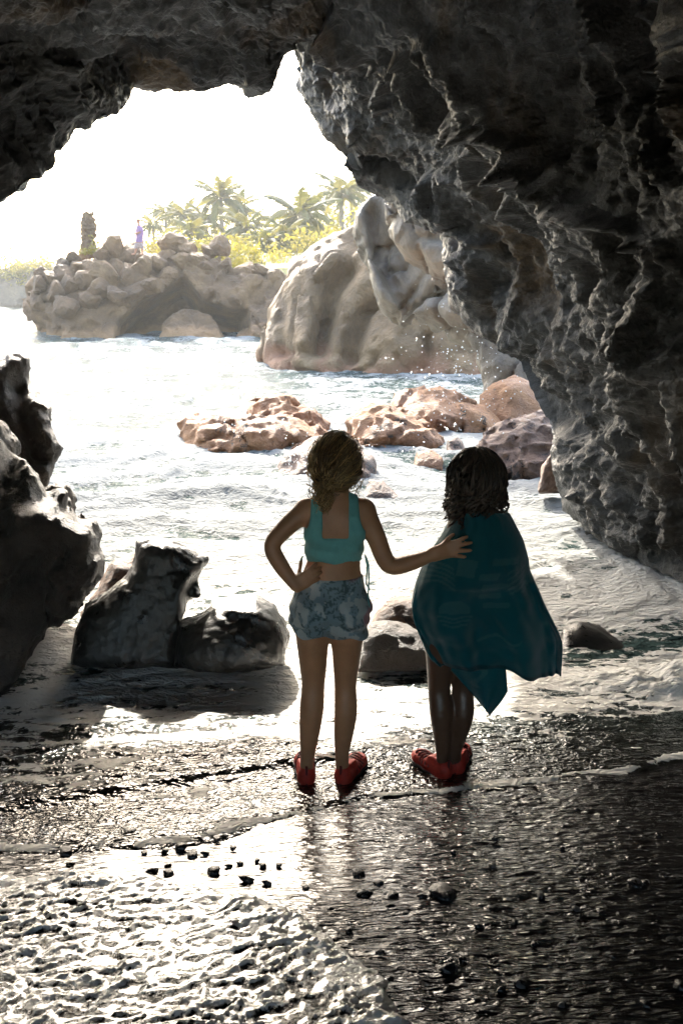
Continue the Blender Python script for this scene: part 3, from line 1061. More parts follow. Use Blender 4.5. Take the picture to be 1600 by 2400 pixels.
outline_rock("rock", M_PINK, [(836, 1480), (860, 1420), (900, 1385), (950, 1376), (1000, 1400), (1010, 1480)],
             5.5, .45, .10, .014, "reddish brown rock just behind the flat dark rock between the girls", noise=[(.03, 4, 4, 'fbm'), (.02, 12, 1, 'pit')], tilt=.5)
outline_rock("rock", M_SMOOTH, [(1280, 1515), (1290, 1452), (1330, 1440), (1370, 1450), (1440, 1490), (1460, 1515)],
             5.5, .35, .07, .012, "low wet grey rock in the lacy foam right of the towel", noise=[(.015, 5, 3, 'fbm')], tilt=.9)

tan_noise = [(.09, 1.3, 4, 'fbm'), (.07, 3.2, 4, 'ridged'), (.03, 6, 1, 'pit'), (.10, 1.1, 1, 'crack')]
outline_rock("rock", M_TAN, [(415, 1050), (412, 946), (434, 938), (448, 956), (500, 959), (560, 956), (640, 955), (700, 960), (735, 970), (757, 990), (765, 1050)],
             12.9, 1.2, .3, .04, "long tan ledge with an upturned left end, in the surf", noise=tan_noise, tilt=1.0, plan=.5)
outline_rock("rock", M_TAN, [(560, 1010), (575, 912), (622, 893), (668, 905), (708, 935), (745, 970), (750, 1010)],
             13.9, 1.2, .3, .04, "humped tan rock rising behind the long ledge", noise=tan_noise, tilt=1.0, plan=.5)
outline_rock("rock", M_TAN, [(798, 1040), (800, 956), (830, 936), (880, 926), (930, 940), (985, 975), (1015, 1005), (1030, 1040)],
             13.0, 1.0, .3, .04, "spotted orange-tan rock in the surf, front of the two", noise=tan_noise, tilt=1.0, plan=.5)
outline_rock("rock", M_TAN, [(885, 1000), (900, 896), (960, 880), (1020, 890), (1060, 910), (1100, 936), (1152, 968), (1160, 1010)],
             14.4, 1.4, .4, .045, "spotted orange-tan rock behind, sloping down to the right", noise=tan_noise, tilt=1.1, plan=.6)
outline_rock("rock", M_PINK, [(1080, 1110), (1086, 1030), (1105, 1000), (1150, 976), (1210, 950), (1262, 930), (1300, 970), (1300, 1110)],
             11.0, 1.0, .25, .03, "rough pitted brown boulder against the foot of the cave wall", noise=[(.10, 1.8, 4, 'fbm'), (.07, 5, 3, 'ridged'), (.05, 7, 1, 'pit')], tilt=.7)
outline_rock("rock", M_TAN, [(1092, 990), (1096, 902), (1120, 870), (1180, 850), (1230, 870), (1260, 925), (1260, 990)],
             14.8, 1.2, .25, .045, "angular tan block with a shaded right face, by the bluff", noise=[(.08, 1.2, 4, 'fbm'), (.03, 5, 3, 'ridged')],
             feats=[([(1175, 895), (1175, 990)], -.25, .25)], tilt=.7)
outline_rock("rock", M_PINK, [(632, 1115), (640, 1055), (672, 1030), (720, 1002), (770, 986), (820, 1000), (840, 1030), (858, 1062), (860, 1115)],
             10.8, .9, .22, .03, "dark-sided rock streaming water behind the left girl's head", noise=[(.08, 1.7, 4, 'fbm'), (.05, 6, 1, 'pit')], tilt=.8)
outline_rock("rock", M_TAN, [(946, 1085), (956, 1036), (988, 1030), (1016, 1050), (1016, 1085)],
             11.5, .4, .1, .02, "small tan rock between the girls' heads", noise=[(.03, 3, 4, 'fbm')], tilt=.6)
outline_rock("rock", M_PINK, [(822, 1160), (846, 1096), (880, 1100), (918, 1140), (922, 1160)],
             9.6, .4, .1, .02, "small dark red rock at the left girl's right shoulder", noise=[(.04, 3, 4, 'fbm')], tilt=.7)
outline_rock("rock", M_PINK, [(1018, 1060), (1030, 1010), (1046, 1000), (1062, 1012), (1075, 1060)],
             12.2, .4, .1, .02, "small brown rock above the right girl's hair", noise=[(.04, 3, 4, 'fbm')], tilt=.7)
outline_rock("rock", M_PINK, [(1234, 1130), (1246, 1065), (1268, 1035), (1290, 1130)],
             9.2, .5, .06, .018, "narrow red sliver of rock tucked against the cave wall", noise=[(.03, 4, 4, 'fbm')])

# bluff and the overhangs between it and the cave
outline_rock("rock_bluff", M_BLUFF, [(566, 778), (578, 735), (600, 680), (628, 610), (672, 555), (730, 510), (800, 480), (850, 470), (920, 500), (1000, 570), (1070, 690),
             (1120, 780), (1140, 930), (580, 900), (588, 830), (574, 805)],
             25.0, 4.0, 1.0, .085, "pale smooth-folded rock bluff standing in the sea beyond the cave mouth",
             swing=-.42, tilt=.38, noise=[(.20, .5, 4, 'fbm'), (.06, 2.2, 4, 'fbm'), (.04, 5, 3, 'ridged'), (.30, .42, 1, 'crack'), (.08, 1.3, 1, 'crack')], plan=.8,
             feats=[([(800, 620), (765, 660), (755, 700), (742, 770), (735, 800)], .85, .30), ([(820, 600), (850, 640), (800, 690), (790, 760)], -.35, .35),
                    ([(690, 620), (672, 680), (670, 740), (690, 800)], -.30, .35), ([(650, 690), (645, 760), (655, 810)], .28, .20),
                    ([(760, 585), (720, 640), (715, 700), (715, 790)], -.32, .28), ([(890, 690), (840, 730), (820, 790), (812, 840)], .6, .22),
                    ([(930, 720), (900, 790), (890, 850)], -.25, .3), ([(620, 800), (700, 815), (800, 830), (900, 850)], .22, .14),
                    ([(960, 740), (975, 800), (965, 860)], .3, .15), ([(1030, 760), (1040, 830)], .3, .15)])
outline_rock("rock_overhang", M_SLAB, [(812, 530), (807, 500), (815, 455), (833, 430), (900, 420), (1080, 540), (1080, 640), (1000, 655), (950, 695), (922, 719), (895, 703),
             (872, 682), (855, 642), (842, 602), (830, 560)],
             17.0, 1.6, .35, .05, "hanging pale-edged rock curtain beside the bluff, farther of the two",
             swing=-.4, noise=[(.10, .9, 4, 'fbm'), (.05, 3.5, 3, 'ridged'), (.16, .8, 1, 'crack')],
             feats=[([(850, 470), (865, 560), (900, 640), (925, 700)], .35, .22), ([(900, 540), (940, 620), (950, 660)], .3, .2), ([(822, 470), (840, 570), (870, 660), (920, 712)], -.25, .12)])
outline_rock("rock_overhang", M_SLAB, [(880, 462), (888, 430), (1060, 520), (1090, 600), (1020, 625), (1000, 612), (968, 582), (930, 560), (902, 528)],
             13.5, 1.2, .25, .04, "hanging pale rock curtain tucked under the cave roof, nearer of the two",
             swing=-.4, noise=[(.07, 1.2, 4, 'fbm'), (.03, 4, 3, 'ridged'), (.10, 1.0, 1, 'crack')])
outline_rock("rock_overhang", M_SLAB, [(940, 700), (985, 660), (1080, 640), (1180, 720), (1230, 800), (1230, 990), (1115, 990), (1108, 870), (1095, 800), (1060, 760), (1000, 730)],
             16.5, 1.5, .4, .05, "pale rock face below the overhangs at the foot of the cave wall",
             swing=-.3, noise=[(.12, .8, 4, 'fbm'), (.05, 3, 3, 'ridged'), (.16, .7, 1, 'crack')])

# ------------------------------------------------------------------ the far point with its own small cave
ARCH = [((x * K - 800) * 43 / FPX, (1200 - y * K) * 43 / FPX) for x, y in
        [(296, 800), (305, 742), (340, 708), (380, 684), (430, 650), (455, 634), (472, 652), (500, 690), (545, 705), (600, 712), (600, 800)]]


def point_carve(W):
    q = W - CAM.astype(np.float32)
    c = q @ FV
    A, B = q @ RV, q @ UV
    p = poly_dist(A[:, :, 0], B[:, :, 0], ARCH)[:, :, None]
    return np.maximum(p + .18 * gn(W * .9, 4) + .1 * np.maximum(c - 43, 0), c - 46.0)


outline_rock("rock_point", M_FAR, [(50, 690), (58, 645), (80, 622), (130, 608), (200, 580), (250, 560), (330, 572), (400, 556), (450, 560), (500, 568), (520, 592), (560, 606),
             (620, 606), (660, 622), (700, 700), (700, 815), (130, 815), (112, 745), (70, 712)],
             43.0, 7.0, 1.2, .14, "craggy brown lava point with a small sea cave, across the inlet",
             tilt=.55, noise=[(.45, .35, 4, 'fbm'), (.30, .9, 3, 'ridged'), (.12, 2.2, 3, 'ridged'), (.35, .5, 1, 'crack')], carve=point_carve, front=.6)
outline_rock("rock", M_FAR, [(366, 800), (374, 738), (398, 708), (440, 700), (488, 716), (500, 740), (518, 775), (520, 800)],
             42.0, 1.6, .5, .09, "tan boulder lying in the mouth of the small sea cave", noise=[(.2, .9, 4, 'fbm'), (.08, 3, 3, 'ridged')], tilt=.5)
outline_rock("rock", M_FAR, [(530, 800), (545, 755), (580, 742), (640, 740), (650, 800)],
             42.5, 1.2, .4, .09, "low orange-footed rock right of the small sea cave", noise=[(.15, .9, 4, 'fbm')], tilt=.5)
outline_rock("rock_spire", M_FAR, [(180, 592), (188, 560), (191, 543), (187, 530), (190, 515), (184, 506), (190, 498), (191, 488), (200, 483), (204, 492), (212, 486), (214, 497), (224, 508), (219, 522), (223, 534), (216, 548), (222, 570), (222, 592)],
             46.0, .5, .22, .055, "lone jagged rock spire standing up on the lava point", noise=[(.10, 1.6, 4, 'fbm'), (.12, 3.5, 4, 'ridged')], smooth=0)
outline_rock("headland", M_HEAD, [(-300, 600), (-40, 592), (0, 588), (60, 585), (100, 588), (150, 592), (220, 600), (260, 720), (-300, 720)],
             119.0, 16, 2.0, .5, "low rocky shore far behind at the left", noise=[(1.1, .12, 4, 'fbm'), (1.0, .4, 4, 'ridged')], tilt=.7, kind="structure")


def boulder_mesh(seed, sub=3, facets=13, soft=22.0, rough=.10, smooth=True):
    """Faceted boulder of unit radius from random cutting planes."""
    import bmesh
    bm = bmesh.new()
    bmesh.ops.create_icosphere(bm, subdivisions=sub + 1, radius=1)
    r = np.random.RandomState(seed)
    n = r.normal(size=(facets, 3))
    n /= np.linalg.norm(n, axis=1)[:, None]
    d = r.uniform(.62, 1.0, facets)
    V = np.array([v.co[:] for v in bm.verts])
    V /= np.linalg.norm(V, axis=1)[:, None]
    t = np.maximum(V @ n.T, 1e-3)
    rad = d[None, :] / t
    rad = -np.log(np.exp(-soft * 2 * np.minimum(rad, 3)).sum(1) + np.exp(-soft * 2 * 1.25)) / (soft * 2)
    rad = np.clip(rad, .3, 1.4)
    P = V * rad[:, None]
    P = P * (1 + rough * fbm(P * 2.2 + seed, 4, gain=.55, seed=seed % 60))[:, None]
    Q = np.array([[v.index for v in f.verts] for f in bm.faces])
    bm.free()
    return np_mesh("boulder", P, Q, smooth)


BM = [boulder_mesh(s, 2, 10, 30.0, .13, False) for s in (3, 8, 15, 21, 34, 47)]
for m_ in BM:
    m_.materials.append(M_FAR)
PT_BOULDERS = [  # x, y, half width, half height, label tail
    (262, 574, 30, 26), (300, 583, 26, 24), (333, 604, 30, 20), (362, 606, 24, 22), (249, 641, 36, 30), (300, 640, 34, 30), (327, 626, 24, 30), (217, 612, 26, 20),
    (181, 617, 20, 20), (150, 628, 24, 16), (121, 643, 24, 18), (100, 628, 18, 14), (240, 590, 20, 18), (277, 618, 22, 20), (388, 563, 22, 18), (405, 556, 30, 20),
    (431, 575, 24, 18), (384, 592, 24, 16), (420, 603, 26, 16), (452, 594, 26, 18), (474, 612, 20, 16), (200, 645, 24, 20), (162, 655, 26, 20), (232, 664, 30, 22),
    (131, 672, 22, 20), (352, 655, 28, 20), (480, 578, 20, 16), (503, 566, 18, 22), (171, 594, 17, 14), (143, 606, 15, 12), (92, 655, 18, 16), (305, 668, 30, 18),
    (275, 684, 30, 20), (560, 622, 24, 16), (601, 628, 22, 14), (390, 632, 24, 16), (205, 690, 24, 18), (150, 700, 24, 24), (515, 610, 18, 14), (640, 640, 22, 18)]
_r = random.Random(5)
_where = ["at the fisherman's feet", "near the rock spire", "on the left slope of the point", "above the small sea cave", "on the crest of the point"]
_names_seen = {}
for i, (x, y, w, h) in enumerate(PT_BOULDERS):
    d = 42.2 + (680 - y) * .020 + (x > 540) * .5
    p = at_depth(x, y, d)
    s = d / FPX * K
    o = bpy.data.objects.new("boulder", BM[i % 6])
    COL.objects.link(o)
    o.location = p
    o.scale = (w * s * 1.12, (w + h) * .5 * s * 1.1, h * s * 1.15)
    o.rotation_euler = (_r.uniform(-.4, .4), _r.uniform(-.4, .4), _r.uniform(0, 6.28))
    size = "large" if w >= 29 else ("mid-sized" if w >= 22 else "small")
    if x < 140:
        wh = "at the left tip of the lava point"
    elif x < 235:
        wh = "on the slope below the rock spire"
    elif x < 345:
        wh = "heaped below the standing fisherman"
    elif x < 480:
        wh = "above the roof of the small sea cave"
    else:
        wh = "at the palm end of the lava point"
    key = (size, wh)
    _names_seen.setdefault(key, []).append((x, y, o))
    o["category"] = "boulder"
    o["group"] = "boulders heaped on the far lava point"
_ord = ["leftmost", "second from left", "third from left", "fourth from left", "fifth from left", "sixth from left", "seventh from left", "eighth from left", "ninth from left"]
for (size, wh), lst in _names_seen.items():
    lst.sort(key=lambda q: q[0])
    for k, (x, y, o) in enumerate(lst):
        o["label"] = f"{size} brown boulder {wh}" + (f", {_ord[k]}" if len(lst) > 1 else "")

# ================================================================== vegetation behind the far point
def leaf_mat(name, c0, c1, transl=.45):
    m, nt, b = new_mat(name)
    geo = nt.nodes.new("ShaderNodeNewGeometry")
    oi = nt.nodes.new("ShaderNodeObjectInfo")
    n = noise_n(nt, geo.outputs["Position"], .8, 3, .6)
    f = mth(nt, 'ADD', mth(nt, 'MULTIPLY', n.outputs[0], .8), mth(nt, 'MULTIPLY', oi.outputs["Random"], .4))
    c = ramp(nt, f, [(.3, c0), (.85, c1)]).outputs[0]
    nt.links.new(c, b.inputs["Base Color"])
    b.inputs["Roughness"].default_value = .55
    out = [q for q in nt.nodes if q.type == 'OUTPUT_MATERIAL'][0]
    tr = nt.nodes.new("ShaderNodeBsdfTranslucent")
    nt.links.new(c, tr.inputs[0])
    mx = nt.nodes.new("ShaderNodeMixShader")
    mx.inputs[0].default_value = transl
    nt.links.new(b.outputs[0], mx.inputs[1])
    nt.links.new(tr.outputs[0], mx.inputs[2])
    nt.links.new(mx.outputs[0], out.inputs[0])
    return m


M_FROND = leaf_mat("palm_leaf", (.045, .06, .010), (.18, .155, .025))
M_LEAF = leaf_mat("coastal_shrub_leaf", (.13, .13, .014), (.36, .28, .04))
M_TRUNK = rock_mat("palm_trunk_bark", (.09, .07, .05), (.17, .14, .10), (.26, .21, .16), scale=2.5, rough=.8, bump=.5, bscale=8)
M_GRASSY = rock_mat("grassy_bank", (.09, .10, .03), (.15, .15, .045), (.22, .19, .07), scale=.5, rough=.9, bump=.5, bscale=3)


def hill_h(X, Y):
    land = sstep(-.27, -.19, X / Y) * sstep(45, 50, Y)
    h = 3.4 + .062 * (np.clip(Y, 50, 135) - 50) + .6 * sstep(-6, 8, X)
    return h * land - 3.4 * (1 - land) + .25 * np.sin(X * .35) * np.cos(Y * .21)


def build_hill():
    xs = np.linspace(-45, 60, 150)
    ys = np.linspace(46, 190, 150)
    X, Y = np.meshgrid(xs, ys)
    P = np.stack([X, Y, X * 0], -1)
    Z = hill_h(X, Y) + .35 * fbm(P * .25, 4, seed=301)
    m = np_mesh("hillside", np.stack([X, Y, Z], -1).reshape(-1, 3), grid_quads(*X.shape))
    link("hillside", m, M_GRASSY, kind="structure", label="green bank behind the lava point")


build_hill()


def frond_mesh(seed, L=3.2, droop=1.0):
    r = random.Random(seed)
    n = 27
    V, Q = [], []
    s = np.linspace(0, 1, 14)
    spine = np.stack([L * (s * .96 - .10 * s ** 3 * droop), 0 * s, L * (.34 * s - .62 * droop * s ** 2.1)], 1)
    for i in range(len(s)):                               # rachis strip
        w = .035 * (1 - .85 * s[i])
        V += [spine[i] + [0, -w, 0], spine[i] + [0, w, 0]]
        if i:
            b = 2 * i
            Q.append((b - 2, b - 1, b + 1, b))
    for k in range(n):
        t = .10 + .88 * k / (n - 1)
        p = np.array([np.interp(t, s, spine[:, a]) for a in range(3)])
        t2 = min(1, t + .03)
        tan = np.array([np.interp(t2, s, spine[:, a]) for a in range(3)]) - p
        tan /= np.linalg.norm(tan) + 1e-9
        ll = L * .27 * (math.sin(math.pi * min(1, .18 + t * .80)) ** .7) * r.uniform(.85, 1.1)
        for sd in (-1, 1):
            dr = tan * .62 + np.array([0, sd * .75, -.22 - .35 * r.random()])
            dr /= np.linalg.norm(dr)
            w = tan * .07
            b = len(V)
            mid = p + dr * ll * .5
            tip = p + dr * ll + np.array([0, 0, -.22 * ll * droop])
            V += [p - w, p + w, mid - w * .9, mid + w * .9, tip - w * .15, tip + w * .15]
            Q += [(b, b + 1, b + 3, b + 2), (b + 2, b + 3, b + 5, b + 4)]
    m = np_mesh("frond", np.array(V), np.array(Q), False)
    m.materials.append(M_FROND)
    return m


FR = [frond_mesh(1, 3.2, .75), frond_mesh(2, 3.2, 1.05), frond_mesh(3, 3.0, 1.45)]
CORE = boulder_mesh(99, 1, 9)
CORE.materials.append(M_TRUNK)


def palm(x, y, d, size, label, seed, lean=.4, trunk=None):
    r = random.Random(seed)
    c = at_depth(x, y, d)
    ground = float(hill_h(c[0], c[1])) - .4
    root = thing("palm_tree", (c[0] + lean * .5, c[1], ground), label, "palm tree", "coconut palms behind the lava point")
    H = c[2] - ground
    t = np.linspace(0, 1, 14)
    pts = np.stack([c[0] + lean * .5 * (1 - t) ** 2 * 1.6 - lean * .3 * (1 - t) * t, c[1] + 0 * t, ground + H * t], 1)
    tubes("trunk", [(pts, np.linspace(.30, .17, 14) * min(1.2, size))], M_TRUNK, root, 8)
    loc = np.array(root.location)
    o = link("crown_heart", CORE, None, parent=root)
    o.location = tuple(c - loc)
    o.scale = (.22 * size, .22 * size, .35 * size)
    n = 19
    for k in range(n):
        lvl = k / (n - 1)
        f = bpy.data.objects.new("frond", FR[0 if lvl > .62 else (1 if lvl > .25 else 2)])
        COL.objects.link(f)
        f.parent = root
        f.location = tuple(c - loc + np.array([0, 0, .12 * size]))
        tilt = -1.05 * lvl ** 1.1 + .22 + r.uniform(-.15, .15)
        f.rotation_euler = (r.uniform(-.25, .25), tilt, k * 2.39996 + r.uniform(-.3, .3))
        s = size * r.uniform(.85, 1.1)
        f.scale = (s, s, s)
    return root


PALMS = [
    (507, 462, 96, 1.0, "tallest coconut palm, slim trunk clear of the others, left of centre"),
    (690, 505, 84, 1.12, "large coconut palm with full drooping crown, left of the bluff's top"),
    (784, 452, 92, .95, "coconut palm standing highest on the bank, beside the cave edge"),
    (545, 488, 104, .9, "coconut palm just right of the tallest palm"),
    (381, 495, 108, .75, "small leaning palm, second from the left end of the row"),
    (352, 522, 100, .62, "short palm at the left end of the row, beside the fisherman"),
    (424, 500, 102, .85, "palm with an upright crown, third from the left end"),
    (474, 512, 98, .85, "bushy palm left of the tallest palm's trunk"),
    (566, 532, 90, .95, "low palm with broad hanging fronds, below the tallest palm"),
    (716, 478, 112, .85, "palm rising behind the large drooping palm"),
    (440, 540, 88, .7, "low palm close above the lava point's crest"),
    (655, 548, 80, .75, "short palm left of the large drooping palm"),
    (808, 440, 100, .8, "palm half hidden by the edge of the cave wall"),
    (612, 566, 78, .62, "low young palm on the bank above the rock bluff's left end"),
]
for i, (x, y, d, s, lb) in enumerate(PALMS):
    palm(x, y, d, s * 1.3, lb, 40 + i, lean=[.5, .3, .4, -.5, 1.2, .6, -.6, .4, .2, -.3, .4, .3, .2, .1][i])


def shrub_mesh(seed, n=420):
    r = np.random.RandomState(seed)
    V, Q = [], []
    lobes = r.normal(size=(7, 3)) * np.array([.5, .5, .28]) + np.array([0, 0, .5])
    for k in range(n):
        c = lobes[r.randint(7)] + r.normal(size=3) * np.array([.24, .24, .2])
        c[2] = abs(c[2])
        a, b = r.normal(size=3), r.normal(size=3)
        a /= np.linalg.norm(a)
        b -= a * (a @ b)
        b /= np.linalg.norm(b)
        s = r.uniform(.05, .11)
        i = len(V)
        V += [c - a * s * 1.5, c + b * s * .6, c + a * s * 1.5, c - b * s * .6]
        Q.append((i, i + 1, i + 2, i + 3))
    m = np_mesh("foliage", np.array(V), np.array(Q), False)
    m.materials.append(M_LEAF)
    return m


SH = [shrub_mesh(s) for s in (1, 2, 3, 4)]
_stem_paths = [([(.0, 0, -.1), (.1 * math.cos(a), .1 * math.sin(a), .3), (.35 * math.cos(a), .35 * math.sin(a), .7)], np.array([.05, .035, .015])) for a in (0.3, 1.9, 3.3, 4.9)]
_tmp = tubes("stem", _stem_paths, M_TRUNK, None, 5)
STEM = _tmp.data
bpy.data.objects.remove(_tmp)
r_ = random.Random(77)
SHRUBS = [(222, 566, 45.5, .9), (505, 600, 50, 1.5), (530, 615, 49, 1.3), (480, 590, 52, 1.6), (548, 590, 52, 1.5), (410, 560, 62, 2.0), (450, 556, 66, 2.2), (370, 556, 66, 1.8),
          (500, 560, 66, 2.2), (560, 580, 64, 2.2), (600, 590, 62, 2.0), (640, 580, 66, 2.4), (680, 570, 70, 2.6), (725, 560, 72, 2.8), (765, 545, 74, 2.8), (800, 530, 76, 3.0),
          (400, 528, 92, 3.0), (450, 520, 95, 3.2), (510, 516, 98, 3.4), (570, 512, 98, 3.6), (610, 520, 92, 3.4), (640, 508, 102, 3.8), (690, 520, 92, 3.4), (730, 515, 94, 3.6),
          (770, 500, 100, 4.0), (810, 490, 104, 4.2), (600, 502, 118, 4.0), (660, 498, 122, 4.2), (720, 495, 124, 4.4), (760, 482, 124, 4.4), (540, 508, 116, 3.6), (350, 545, 84, 2.2),
          (590, 545, 78, 2.6), (655, 545, 82, 2.8), (540, 545, 80, 2.6), (15, 622, 120.5, 3.0), (45, 618, 120.5, 3.0), (75, 620, 120.5, 3.0), (100, 612, 120.5, 2.6), (-10, 635, 120.5, 2.6), (60, 632, 120.5, 2.8), (30, 640, 119.5, 2.6)]
_count = {}
for i, (x, y, d, s) in enumerate(SHRUBS):
    if d > 58 and x > 130:
        y += 34 if d > 88 else 16
        s *= .8
    p = at_depth(x, y, d)
    if x < 130:
        wh = "on the far low shore at the left edge"
        g = float(p[2])
    else:
        g = float(p[2])
        wh = ("at the foot of the rock spire" if d < 46 else "on the crest of the lava point beside the palms" if d < 56 else "low on the green bank before the palms" if d < 84 else "high on the green bank among the palms")
    _count.setdefault(wh, []).append((x, y))
    root = thing("shrub", (p[0], p[1], g - s * .45), "", "shrub", "shrubs " + wh)
    root["_wh"] = wh
    f = link("foliage", SH[i % 4], None, parent=root)
    f.scale = (s * r_.uniform(.8, 1.1), s * .9, s * r_.uniform(.75, 1.0))
    f.rotation_euler = (0, 0, r_.uniform(0, 6.28))
    st = link("stem", STEM, None, parent=root)
    st.scale = (s, s, s)
    _count[wh][-1] = (x, y, root)
_ordw = ["first", "second", "third", "fourth", "fifth", "sixth", "seventh", "eighth", "ninth", "tenth", "eleventh", "twelfth", "thirteenth", "fourteenth", "fifteenth", "sixteenth", "seventeenth"]
for wh, lst in _count.items():
    lst.sort(key=lambda q: q[0])
    for k, (x, y, o) in enumerate(lst):
        o["label"] = f"yellow-green shrub {wh}" if len(lst) == 1 else f"yellow-green shrub {wh}, {_ordw[k]} from left"
        del o["_wh"]

# ================================================================== people
def flat_mat(name, col, rough=.6, spec=.4, nscale=0, namp=.3, bump=0, bscale=400, sss=0, sheen=0, transl=0):
    m, nt, b = new_mat(name)
    tc = nt.nodes.new("ShaderNodeTexCoord")
    pos = tc.outputs["Object"]
    b.inputs["Base Color"].default_value = tuple(col) + (1,)
    b.inputs["Roughness"].default_value = rough
    b.inputs["Specular IOR Level"].default_value = spec
    if nscale:
        n = noise_n(nt, pos, nscale, 5, .6)
        c = ramp(nt, n.outputs[0], [(.3, [x * (1 - namp) for x in col]), (.7, [min(1, x * (1 + namp)) for x in col])])
        nt.links.new(c.outputs[0], b.inputs["Base Color"])
    if bump:
        n = noise_n(nt, pos, bscale, 4, .6)
        bp = nd(nt, "ShaderNodeBump", i_Strength=bump, i_Distance=1.0 / bscale)
        nt.links.new(n.outputs[0], bp.inputs["Height"])
        nt.links.new(bp.outputs[0], b.inputs["Normal"])
    if sss:
        b.inputs["Subsurface Weight"].default_value = sss
        b.inputs["Subsurface Radius"].default_value = (.012, .005, .003)
    if sheen:
        b.inputs["Sheen Weight"].default_value = sheen
    if transl:
        out = [n for n in nt.nodes if n.type == 'OUTPUT_MATERIAL'][0]
        tr = nt.nodes.new("ShaderNodeBsdfTranslucent")
        tr.inputs[0].default_value = tuple(min(1, x * 1.2) for x in col) + (1,)
        mx = nt.nodes.new("ShaderNodeMixShader")
        mx.inputs[0].default_value = transl
        nt.links.new(b.outputs[0], mx.inputs[1])
        nt.links.new(tr.outputs[0], mx.inputs[2])
        nt.links.new(mx.outputs[0], out.inputs[0])
    return m


class Field:
    """Signed distance grid filled with smoothly joined tapered limbs."""

    def __init__(self, lo, hi, h):
        self.lo = np.array(lo, float)
        self.h = h
        self.n = np.ceil((np.array(hi) - self.lo) / h).astype(int) + 1
        self.F = np.full(self.n, .5, np.float32)

    def copy(self):
        f = Field.__new__(Field)
        f.lo, f.h, f.n, f.F = self.lo, self.h, self.n, self.F.copy()
        return f

    def block(self, lo, hi):
        i0 = np.clip(np.floor((np.array(lo) - self.lo) / self.h).astype(int), 0, self.n - 1)
        i1 = np.clip(np.ceil((np.array(hi) - self.lo) / self.h).astype(int) + 1, 1, self.n)
        sl = tuple(slice(a, b) for a, b in zip(i0, i1))
        ax = [self.lo[k] + self.h * np.arange(i0[k], i1[k]) for k in range(3)]
        return sl, np.meshgrid(*ax, indexing='ij', sparse=True)

    def join(self, sl, d, k):
        if d.size == 0:
            return
        f = self.F[sl]
        hh = np.clip(.5 + .5 * (f - d) / k, 0, 1)
        self.F[sl] = f * (1 - hh) + d * hh - k * hh * (1 - hh)

    def cone(self, a, b, r1, r2, k=.02, ysc=1.0):
        a, b = np.array(a, float), np.array(b, float)
        m = max(r1, r2) + k * 2 + .03
        sl, (X, Y, Z) = self.block(np.minimum(a, b) - m, np.maximum(a, b) + m)
        Ys = (Y - a[1]) / ysc
        v = b - a
        v[1] /= ysc
        L = v @ v + 1e-12
        t = np.clip(((X - a[0]) * v[0] + Ys * v[1] + (Z - a[2]) * v[2]) / L, 0, 1)
        d = np.sqrt((X - a[0] - t * v[0]) ** 2 + (Ys - t * v[1]) ** 2 + (Z - a[2] - t * v[2]) ** 2) - (r1 + (r2 - r1) * t)
        self.join(sl, (d * (1 if ysc == 1 else (ysc + 1) / 2)).astype(np.float32), k)

    def chain(self, pts, k=.02, ysc=1.0):
        """Smooth tapered tube through the points (Catmull-Rom), joined once to the rest."""
        P = np.array([np.append(np.array(a, float), r) for a, r in pts])
        n = len(P)
        Pe = np.vstack([2 * P[0] - P[1], P, 2 * P[-1] - P[-2]])
        fine = []
        for i in range(n - 1):
            for u in np.linspace(0, 1, 5)[:-1]:
                a, b, c, d = Pe[i], Pe[i + 1], Pe[i + 2], Pe[i + 3]
                fine.append(.5 * (2 * b + (c - a) * u + (2 * a - 5 * b + 4 * c - d) * u ** 2 + (3 * b - a - 3 * c + d) * u ** 3))
        fine.append(P[-1])
        fine = np.array(fine)
        m = fine[:, 3].max() + 2 * k + .03
        sl, _ = self.block(fine[:, :3].min(0) - m, fine[:, :3].max(0) + m)
        keep = self.F
        self.F = np.full(self.n, .5, np.float32)
        for a, b in zip(fine[:-1], fine[1:]):
            self.cone(a[:3], b[:3], a[3], b[3], .0012, ysc)
        t = self.F[sl]
        self.F = keep
        self.join(sl, t, k)

    def ell(self, c, r, k=.02):
        c, r = np.array(c, float), np.array(r, float)
        m = r.max() + k * 2 + .03
        sl, (X, Y, Z) = self.block(c - m, c + m)
        q = np.sqrt(((X - c[0]) / r[0]) ** 2 + ((Y - c[1]) / r[1]) ** 2 + ((Z - c[2]) / r[2]) ** 2)
        self.join(sl, ((q - 1) * r.min()).astype(np.float32), k)

    def grid(self):
        ax = [self.lo[k] + self.h * np.arange(self.n[k]) for k in range(3)]
        return np.meshgrid(*ax, indexing='ij', sparse=True)

    def mesh(self, name, F=None, sm=2):
        V, Q = surface_nets(self.F if F is None else F, self.lo, self.h)
        V = smooth_mesh(V, Q, sm, .5)
        return V, Q


def part(name, VQ, mat, parent, label=None):
    V, Q = VQ
    m = np_mesh(name, V - np.array(parent.location), Q)
    return link(name, m, mat, parent=parent, label=label)


def hair_mat(name, rough=.45, transl=.25):
    m, nt, b = new_mat(name)
    at = nd(nt, "ShaderNodeAttribute", attribute_name="shade")
    nt.links.new(at.outputs["Color"], b.inputs["Base Color"])
    b.inputs["Roughness"].default_value = rough
    b.inputs["Specular IOR Level"].default_value = .5
    out = [n for n in nt.nodes if n.type == 'OUTPUT_MATERIAL'][0]
    tr = nt.nodes.new("ShaderNodeBsdfTranslucent")
    nt.links.new(at.outputs["Color"], tr.inputs[0])
    mx = nt.nodes.new("ShaderNodeMixShader")
    mx.inputs[0].default_value = transl
    nt.links.new(b.outputs[0], mx.inputs[1])
    nt.links.new(tr.outputs[0], mx.inputs[2])
    nt.links.new(mx.outputs[0], out.inputs[0])
    return m


